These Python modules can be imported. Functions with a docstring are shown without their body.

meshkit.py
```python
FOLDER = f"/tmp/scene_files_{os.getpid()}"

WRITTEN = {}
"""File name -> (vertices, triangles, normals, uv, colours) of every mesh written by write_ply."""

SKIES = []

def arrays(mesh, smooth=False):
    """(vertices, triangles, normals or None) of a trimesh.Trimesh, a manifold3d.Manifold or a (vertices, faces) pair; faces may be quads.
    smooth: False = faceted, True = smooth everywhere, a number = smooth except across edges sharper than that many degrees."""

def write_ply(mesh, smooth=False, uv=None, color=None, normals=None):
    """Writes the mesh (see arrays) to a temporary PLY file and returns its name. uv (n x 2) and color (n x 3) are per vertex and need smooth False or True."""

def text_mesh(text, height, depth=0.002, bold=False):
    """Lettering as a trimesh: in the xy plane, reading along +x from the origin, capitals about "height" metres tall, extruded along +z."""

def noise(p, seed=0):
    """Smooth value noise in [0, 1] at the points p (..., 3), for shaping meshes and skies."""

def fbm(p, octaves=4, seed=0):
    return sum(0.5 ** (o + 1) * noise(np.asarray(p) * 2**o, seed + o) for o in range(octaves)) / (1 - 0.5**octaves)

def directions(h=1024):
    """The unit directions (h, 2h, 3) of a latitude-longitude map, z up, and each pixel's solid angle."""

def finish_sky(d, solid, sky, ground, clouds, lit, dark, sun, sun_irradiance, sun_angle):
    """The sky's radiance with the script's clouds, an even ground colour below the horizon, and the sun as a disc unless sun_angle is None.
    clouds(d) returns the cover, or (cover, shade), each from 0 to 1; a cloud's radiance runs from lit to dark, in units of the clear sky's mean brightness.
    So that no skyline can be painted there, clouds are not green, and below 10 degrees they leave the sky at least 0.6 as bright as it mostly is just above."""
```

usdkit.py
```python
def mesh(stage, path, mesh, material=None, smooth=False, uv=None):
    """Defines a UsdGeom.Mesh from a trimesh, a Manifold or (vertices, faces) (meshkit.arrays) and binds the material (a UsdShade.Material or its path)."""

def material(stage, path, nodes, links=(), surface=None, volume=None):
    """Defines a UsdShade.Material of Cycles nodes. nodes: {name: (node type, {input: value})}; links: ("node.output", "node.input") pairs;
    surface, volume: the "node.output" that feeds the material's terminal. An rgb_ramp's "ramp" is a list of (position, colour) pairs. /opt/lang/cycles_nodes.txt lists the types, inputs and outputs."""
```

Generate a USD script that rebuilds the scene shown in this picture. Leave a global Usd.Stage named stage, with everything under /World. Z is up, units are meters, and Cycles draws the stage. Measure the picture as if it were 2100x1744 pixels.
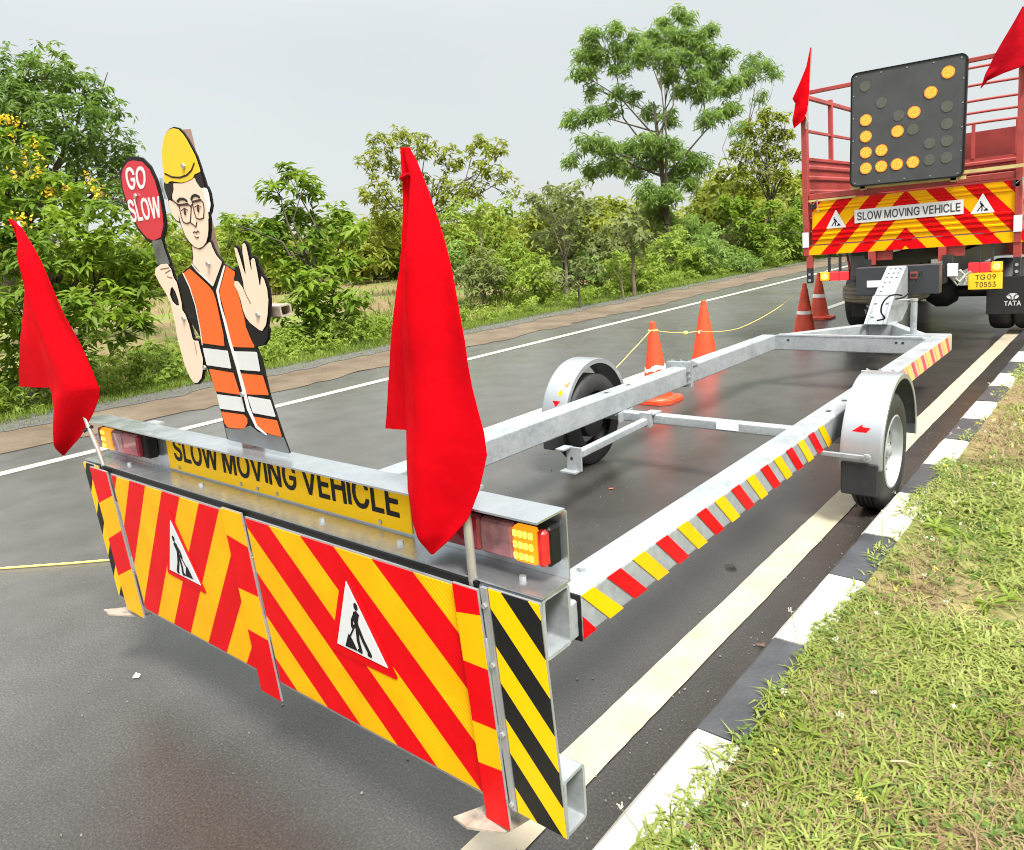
import math, random, json
import numpy as np, trimesh, shapely
from shapely.geometry import Polygon, LineString, Point, MultiPolygon
from shapely import affinity
from shapely.ops import unary_union
import usdkit, meshkit
from pxr import Usd, UsdGeom, UsdLux, UsdShade, Sdf, Gf, Vt

stage = Usd.Stage.CreateInMemory()
UsdGeom.SetStageUpAxis(stage, UsdGeom.Tokens.z)
UsdGeom.SetStageMetersPerUnit(stage, 1.0)
world = UsdGeom.Xform.Define(stage, '/World'); stage.SetDefaultPrim(world.GetPrim())
UsdGeom.Scope.Define(stage, '/World/Looks')
RS = np.random.RandomState

# ------------------------------------------------------------------ camera
CAM = np.array([1.915, -1.038, 1.554])
FWD = np.array([-0.63166798, 0.75113571, -0.19180902]); RGT = np.array([0.77251835, 0.63059098, -0.07463518]); UPV = np.array([-0.06489189, 0.19532064, 0.97859026])
cam = UsdGeom.Camera.Define(stage, '/World/camera')
m = Gf.Matrix4d(*RGT, 0, *UPV, 0, *(-FWD), 0, *CAM, 1)
cam.AddTransformOp().Set(m)
HA = 36.0
cam.CreateHorizontalApertureAttr(HA); cam.CreateVerticalApertureAttr(HA * 850 / 1024)
cam.CreateFocalLengthAttr(HA * 1535.2 / 2100)
cam.CreateVerticalApertureOffsetAttr(-79.5 / 2100 * HA)
cam.CreateClippingRangeAttr(Gf.Vec2f(0.05, 2000))
cam.CreateExposureAttr(2.25)

# ------------------------------------------------------------------ sky (overcast) and a weak, very soft sun
SUN_EL, SUN_ROT = math.radians(58), math.radians(120)      # rotation = atan2(x, y)
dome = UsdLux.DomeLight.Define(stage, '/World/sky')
dome.GetPrim().SetCustomDataByKey('kind', 'structure')
skymat = usdkit.material(stage, '/World/Looks/sky_material', {
    'sky': ('sky_texture', {'sky_type': 'single_scattering', 'sun_disc': False, 'sun_elevation': SUN_EL, 'sun_rotation': SUN_ROT, 'aerosol_density': 3.0}),
    'tc': ('texture_coordinate', {}),
    'n': ('noise_texture', {'scale': 1.6, 'detail': 3, 'roughness': 0.5}),
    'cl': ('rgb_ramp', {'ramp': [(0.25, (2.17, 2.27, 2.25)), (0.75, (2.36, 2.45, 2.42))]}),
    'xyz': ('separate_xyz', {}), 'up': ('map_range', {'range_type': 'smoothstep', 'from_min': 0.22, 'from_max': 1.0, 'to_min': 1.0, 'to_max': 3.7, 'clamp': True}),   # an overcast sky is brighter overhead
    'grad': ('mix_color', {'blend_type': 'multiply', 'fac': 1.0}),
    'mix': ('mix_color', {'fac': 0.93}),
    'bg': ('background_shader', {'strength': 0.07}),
}, [('tc.generated', 'n.vector'), ('n.fac', 'cl.fac'), ('sky.color', 'mix.a'), ('tc.generated', 'xyz.vector'), ('xyz.z', 'up.value'), ('cl.color', 'grad.a'), ('up.result', 'grad.b'), ('grad.result', 'mix.b'), ('mix.result', 'bg.color')], surface='bg.background')
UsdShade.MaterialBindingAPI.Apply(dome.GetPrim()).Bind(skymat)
sun = UsdLux.DistantLight.Define(stage, '/World/sun')
sun.CreateIntensityAttr(0.40); sun.CreateAngleAttr(16.0); sun.CreateNormalizeAttr(True); sun.CreateColorAttr(Gf.Vec3f(1.0, 0.97, 0.92))
sd = np.array([math.sin(SUN_ROT) * math.cos(SUN_EL), math.cos(SUN_ROT) * math.cos(SUN_EL), math.sin(SUN_EL)])
def look_matrix(zaxis, pos=(0, 0, 0)):
    z = zaxis / np.linalg.norm(zaxis); x = np.cross([0, 0, 1], z); x /= np.linalg.norm(x); y = np.cross(z, x)
    return Gf.Matrix4d(*map(float, x), 0, *map(float, y), 0, *map(float, z), 0, *map(float, pos), 1)
sun.AddTransformOp().Set(look_matrix(sd))

# ------------------------------------------------------------------ data: outlines measured in metres on their own planes
FIG={"helmet":[[-0.136,0.774],[-0.13,0.801],[-0.118,0.83],[-0.1,0.855],[-0.077,0.872],[-0.054,0.879],[-0.033,0.88],[-0.01,0.874],[0.006,0.862],[0.02,0.844],[0.033,0.82],[0.043,0.8],[0.048,0.775],[0.05,0.763],[0.019,0.76],[0.005,0.752],[-0.022,0.748],[-0.053,0.747],[-0.083,0.752],[-0.102,0.756],[-0.118,0.756],[-0.125,0.752],[-0.141,0.754],[-0.14,0.764]],"face":[[-0.1,0.75],[-0.055,0.745],[-0.012,0.748],[0.013,0.753],[0.015,0.742],[0.028,0.726],[0.041,0.723],[0.042,0.715],[0.04,0.696],[0.039,0.666],[0.035,0.647],[0.024,0.622],[0.013,0.605],[-0.004,0.588],[-0.027,0.578],[-0.049,0.575],[-0.072,0.581],[-0.091,0.596],[-0.104,0.612],[-0.11,0.634],[-0.111,0.663],[-0.117,0.684],[-0.127,0.706],[-0.12,0.721],[-0.105,0.735]],"ear":[[-0.139,0.71],[-0.148,0.708],[-0.151,0.692],[-0.146,0.671],[-0.131,0.656],[-0.117,0.651],[-0.114,0.668],[-0.12,0.69],[-0.129,0.703]],"ear2":[[0.044,0.725],[0.059,0.721],[0.063,0.708],[0.061,0.694],[0.059,0.679],[0.045,0.663],[0.038,0.664],[0.04,0.683],[0.039,0.703]],"hair":[[-0.147,0.753],[-0.104,0.752],[-0.098,0.747],[-0.11,0.735],[-0.122,0.721],[-0.133,0.712],[-0.146,0.713],[-0.15,0.731],[-0.152,0.742]],"hair2":[[0.019,0.759],[0.047,0.762],[0.05,0.749],[0.053,0.729],[0.041,0.724],[0.028,0.728],[0.017,0.741],[0.013,0.753]],"neck":[[-0.083,0.585],[-0.068,0.579],[-0.045,0.572],[-0.009,0.583],[0.014,0.59],[0.017,0.574],[0.027,0.553],[0.048,0.534],[-0.024,0.473],[-0.059,0.498],[-0.103,0.538],[-0.089,0.556]],"paddle":[[-0.288,0.837],[-0.321,0.837],[-0.361,0.823],[-0.387,0.801],[-0.397,0.764],[-0.393,0.727],[-0.38,0.684],[-0.363,0.648],[-0.326,0.615],[-0.29,0.604],[-0.238,0.612],[-0.205,0.643],[-0.194,0.674],[-0.187,0.719],[-0.19,0.767],[-0.205,0.802],[-0.237,0.827]],"handle":[[-0.299,0.609],[-0.239,0.611],[-0.237,0.582],[-0.228,0.542],[-0.237,0.537],[-0.299,0.542],[-0.299,0.576]],"connector":[[-0.183,0.769],[-0.137,0.771],[-0.143,0.718],[-0.172,0.726]],"go":[[-0.35,0.819],[-0.227,0.809],[-0.359,0.758]],"go_b":[[-0.253,0.752]],"slow":[[-0.386,0.733],[-0.192,0.726],[-0.388,0.668]],"slow_b":[[-0.204,0.669]],"vestL":[[-0.125,0.524],[-0.166,0.512],[-0.148,0.478],[-0.137,0.43],[-0.142,0.377],[-0.155,0.312],[-0.039,0.307],[-0.03,0.34],[-0.028,0.388],[-0.026,0.436],[-0.031,0.459],[-0.044,0.473],[-0.084,0.499]],"vestR":[[0.065,0.524],[0.101,0.507],[0.089,0.49],[0.092,0.46],[0.096,0.415],[0.092,0.362],[0.102,0.329],[0.114,0.308],[-0.001,0.306],[0.001,0.361],[0.003,0.408],[0.0,0.452],[0.005,0.462],[0.031,0.488]],"pipeR":[[0.056,0.526],[0.062,0.524],[0.0,0.459],[-0.004,0.422],[0.001,0.375],[0.002,0.327],[0.011,0.254],[0.016,0.198],[0.018,0.134],[0.034,0.082],[0.074,0.061],[0.07,0.058],[0.025,0.075],[0.002,0.126],[-0.001,0.194],[-0.003,0.25],[-0.011,0.32],[-0.011,0.378],[-0.013,0.429],[-0.012,0.461]],"white1":[[-0.16,0.298],[-0.028,0.294],[-0.031,0.243],[-0.162,0.247]],"white2":[[-0.003,0.294],[0.116,0.296],[0.112,0.243],[0.0,0.242]],"or1":[[-0.154,0.236],[-0.026,0.231],[-0.017,0.168],[-0.149,0.169]],"or2":[[0.011,0.232],[0.119,0.232],[0.127,0.178],[0.018,0.172]],"white3":[[-0.145,0.16],[-0.012,0.161],[-0.014,0.118],[-0.147,0.116]],"white4":[[0.019,0.167],[0.128,0.165],[0.136,0.117],[0.027,0.119]],"or3":[[-0.146,0.107],[-0.024,0.109],[-0.01,0.099],[-0.015,0.084],[-0.038,0.067],[-0.076,0.062],[-0.129,0.06],[-0.141,0.071]],"or4":[[0.026,0.108],[0.138,0.108],[0.144,0.062],[0.092,0.063],[0.053,0.069],[0.032,0.085]],"body":[[-0.205,0.504],[-0.122,0.531],[-0.1,0.535],[0.045,0.533],[0.111,0.506],[0.126,0.501],[0.102,0.415],[0.11,0.363],[0.117,0.306],[0.129,0.28],[0.129,0.175],[0.14,0.114],[0.15,0.062],[0.163,0.015],[-0.154,0.02],[-0.147,0.158],[-0.169,0.246],[-0.157,0.323],[-0.185,0.358],[-0.206,0.401],[-0.205,0.455]],"base":[[-0.148,0.057],[-0.07,0.06],[-0.005,0.078],[0.032,0.063],[0.15,0.061],[0.163,0.015],[0.002,0.017],[-0.144,0.019]],"armL":[[-0.279,0.542],[-0.242,0.542],[-0.226,0.526],[-0.224,0.501],[-0.213,0.487],[-0.213,0.459],[-0.215,0.426],[-0.221,0.408],[-0.21,0.394],[-0.203,0.365],[-0.203,0.322],[-0.194,0.318],[-0.173,0.319],[-0.174,0.286],[-0.173,0.264],[-0.187,0.234],[-0.208,0.206],[-0.238,0.189],[-0.26,0.188],[-0.275,0.202],[-0.288,0.236],[-0.291,0.282],[-0.291,0.327],[-0.281,0.375],[-0.279,0.408],[-0.278,0.43],[-0.293,0.46],[-0.315,0.489],[-0.328,0.515],[-0.317,0.531]],"hole":[[-0.258,0.47],[-0.244,0.477],[-0.233,0.462],[-0.228,0.437],[-0.231,0.423],[-0.247,0.421],[-0.266,0.434],[-0.271,0.452]],"palm":[[0.126,0.57],[0.136,0.566],[0.141,0.544],[0.144,0.516],[0.15,0.491],[0.155,0.522],[0.159,0.556],[0.165,0.574],[0.175,0.578],[0.18,0.57],[0.18,0.543],[0.178,0.509],[0.175,0.478],[0.182,0.506],[0.187,0.533],[0.198,0.54],[0.205,0.536],[0.204,0.511],[0.202,0.483],[0.199,0.459],[0.21,0.48],[0.218,0.494],[0.226,0.486],[0.23,0.461],[0.225,0.433],[0.209,0.399],[0.19,0.37],[0.167,0.354],[0.154,0.357],[0.137,0.366],[0.121,0.374],[0.106,0.389],[0.1,0.408],[0.1,0.435],[0.096,0.457],[0.085,0.475],[0.093,0.485],[0.107,0.483],[0.119,0.47],[0.126,0.457],[0.131,0.479],[0.13,0.511],[0.126,0.542]],"sleeveR":[[0.088,0.493],[0.117,0.506],[0.134,0.491],[0.115,0.376],[0.163,0.352],[0.199,0.367],[0.184,0.335],[0.161,0.318],[0.137,0.314],[0.115,0.31],[0.101,0.356],[0.094,0.408],[0.095,0.454]],"bolts":[[-0.024,0.785],[-0.017,0.533],[-0.321,0.738],[-0.222,0.383],[0.166,0.396],[-0.001,0.172],[-0.172,0.24]]}
STROKES={"brim":[[[-0.128,0.778],[-0.097,0.766],[-0.057,0.76],[-0.02,0.762],[0.009,0.771],[0.03,0.786]],14],"lensL":[[[-0.096,0.693],[-0.043,0.689],[-0.036,0.682],[-0.048,0.663],[-0.059,0.646],[-0.078,0.643],[-0.095,0.648],[-0.099,0.662],[-0.096,0.693]],10],"lensR":[[[-0.025,0.694],[0.019,0.696],[0.028,0.689],[0.025,0.672],[0.012,0.651],[-0.009,0.649],[-0.024,0.654],[-0.027,0.669],[-0.025,0.694]],10],"bridge":[[[-0.038,0.685],[-0.026,0.689]],12],"temple":[[[-0.123,0.709],[-0.099,0.693]],12],"browL":[[[-0.099,0.703],[-0.084,0.708],[-0.063,0.706],[-0.051,0.7]],22],"browR":[[[-0.027,0.702],[-0.016,0.709],[0.0,0.71],[0.015,0.704]],22],"topL":[[[-0.102,0.693],[-0.049,0.692]],18],"topR":[[[-0.024,0.695],[0.019,0.696]],18],"eyeL":[[[-0.071,0.679],[-0.075,0.669]],24],"eyeR":[[[-0.001,0.681],[-0.005,0.671]],26],"lidL":[[[-0.09,0.678],[-0.07,0.683],[-0.056,0.676]],7],"lidR":[[[-0.019,0.681],[0.001,0.685],[0.014,0.679]],7],"nose":[[[-0.06,0.645],[-0.045,0.637],[-0.037,0.631],[-0.026,0.643]],10],"mouth":[[[-0.057,0.618],[-0.048,0.62],[-0.042,0.616],[-0.032,0.621],[-0.027,0.617]],9],"chin":[[[-0.054,0.608],[-0.046,0.603],[-0.035,0.605]],8],"jaw":[[[-0.114,0.658],[-0.11,0.634],[-0.104,0.612],[-0.091,0.596],[-0.072,0.581],[-0.049,0.575],[-0.027,0.578],[-0.004,0.588],[0.013,0.605],[0.024,0.622],[0.034,0.647]],7],"finger1":[[[-0.287,0.528],[-0.234,0.531]],6],"finger2":[[[-0.264,0.516],[-0.23,0.524]],6],"finger3":[[[-0.258,0.506],[-0.231,0.501]],6],"elbow":[[[-0.196,0.314],[-0.199,0.278]],6],"palm":[[[0.126,0.466],[0.134,0.444],[0.144,0.426]],6],"pipeL":[[[-0.166,0.512],[-0.149,0.475],[-0.141,0.423],[-0.147,0.359],[-0.157,0.308]],11],"collar":[[[-0.105,0.535],[-0.088,0.518],[-0.024,0.475]],11]}
FLAGS={"R":[[[0.808,1.712],[0.812,1.712],[0.828,1.71]],[[0.806,1.688],[0.814,1.687],[0.844,1.683]],[[0.804,1.656],[0.823,1.654],[0.857,1.65]],[[0.797,1.593],[0.81,1.592],[0.879,1.586]],[[0.783,1.53],[0.797,1.529],[0.899,1.524]],[[0.771,1.484],[0.786,1.483],[0.912,1.479]],[[0.75,1.433],[0.778,1.433],[0.922,1.431]],[[0.733,1.386],[0.771,1.386],[0.93,1.387]],[[0.711,1.331],[0.763,1.332],[0.939,1.337]],[[0.694,1.283],[0.757,1.286],[0.942,1.294]],[[0.673,1.23],[0.75,1.235],[0.947,1.248]],[[0.656,1.178],[0.743,1.185],[0.955,1.204]],[[0.64,1.129],[0.737,1.14],[0.964,1.163]],[None,[0.731,1.087],[0.966,1.116]],[None,[0.727,1.009],[0.939,1.042]],[None,[0.736,0.943],[0.903,0.974]],[None,[0.757,0.902],[0.852,0.922]],[None,[0.783,0.872],[0.791,0.873]]],"L":[[[-1.349,1.738],[-1.334,1.737],[-1.319,1.736]],[[-1.336,1.705],[-1.281,1.702],[-1.245,1.699]],[[-1.324,1.651],[-1.265,1.647],[-1.198,1.644]],[[-1.334,1.573],[-1.269,1.571],[-1.123,1.565]],[[-1.361,1.491],[-1.271,1.489],[-1.051,1.485]],[[-1.445,1.377],[-1.257,1.377],[-0.976,1.379]],[[-1.558,1.259],[-1.252,1.268],[-0.893,1.279]],[[-1.66,1.133],[-1.257,1.155],[-0.841,1.178]],[[-1.707,1.068],[-1.27,1.097],[-0.825,1.127]],[None,[-1.261,1.066],[-0.846,1.096]],[None,[-1.266,0.992],[-0.937,1.022]],[None,[-1.263,0.902],[-1.078,0.923]],[None,[-1.246,0.834],[-1.236,0.835]]],"TL":[[None,[-1.054,3.416],[-1.046,3.414]],[None,[-1.098,3.222],[-1.059,3.214]],[None,[-1.174,3.056],[-1.066,3.037]],[None,[-1.252,2.9],[-1.074,2.87]],[None,[-1.222,2.843],[-1.079,2.819]],[None,[-1.239,2.754],[-1.094,2.731]],[None,[-1.257,2.664],[-1.125,2.644]],[None,[-1.239,2.575],[-1.231,2.574]]],"TR":[[None,[0.929,3.37],[0.948,3.366]],[None,[0.885,3.284],[0.957,3.268]],[None,[0.833,3.188],[0.965,3.159]],[None,[0.77,3.071],[0.973,3.028]],[None,[0.713,2.961],[0.979,2.908]],[None,[0.678,2.879],[0.964,2.824]],[None,[0.648,2.817],[0.8,2.789]],[None,[0.632,2.753],[0.671,2.746]],[None,[0.61,2.683],[0.618,2.682]]]}
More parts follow.
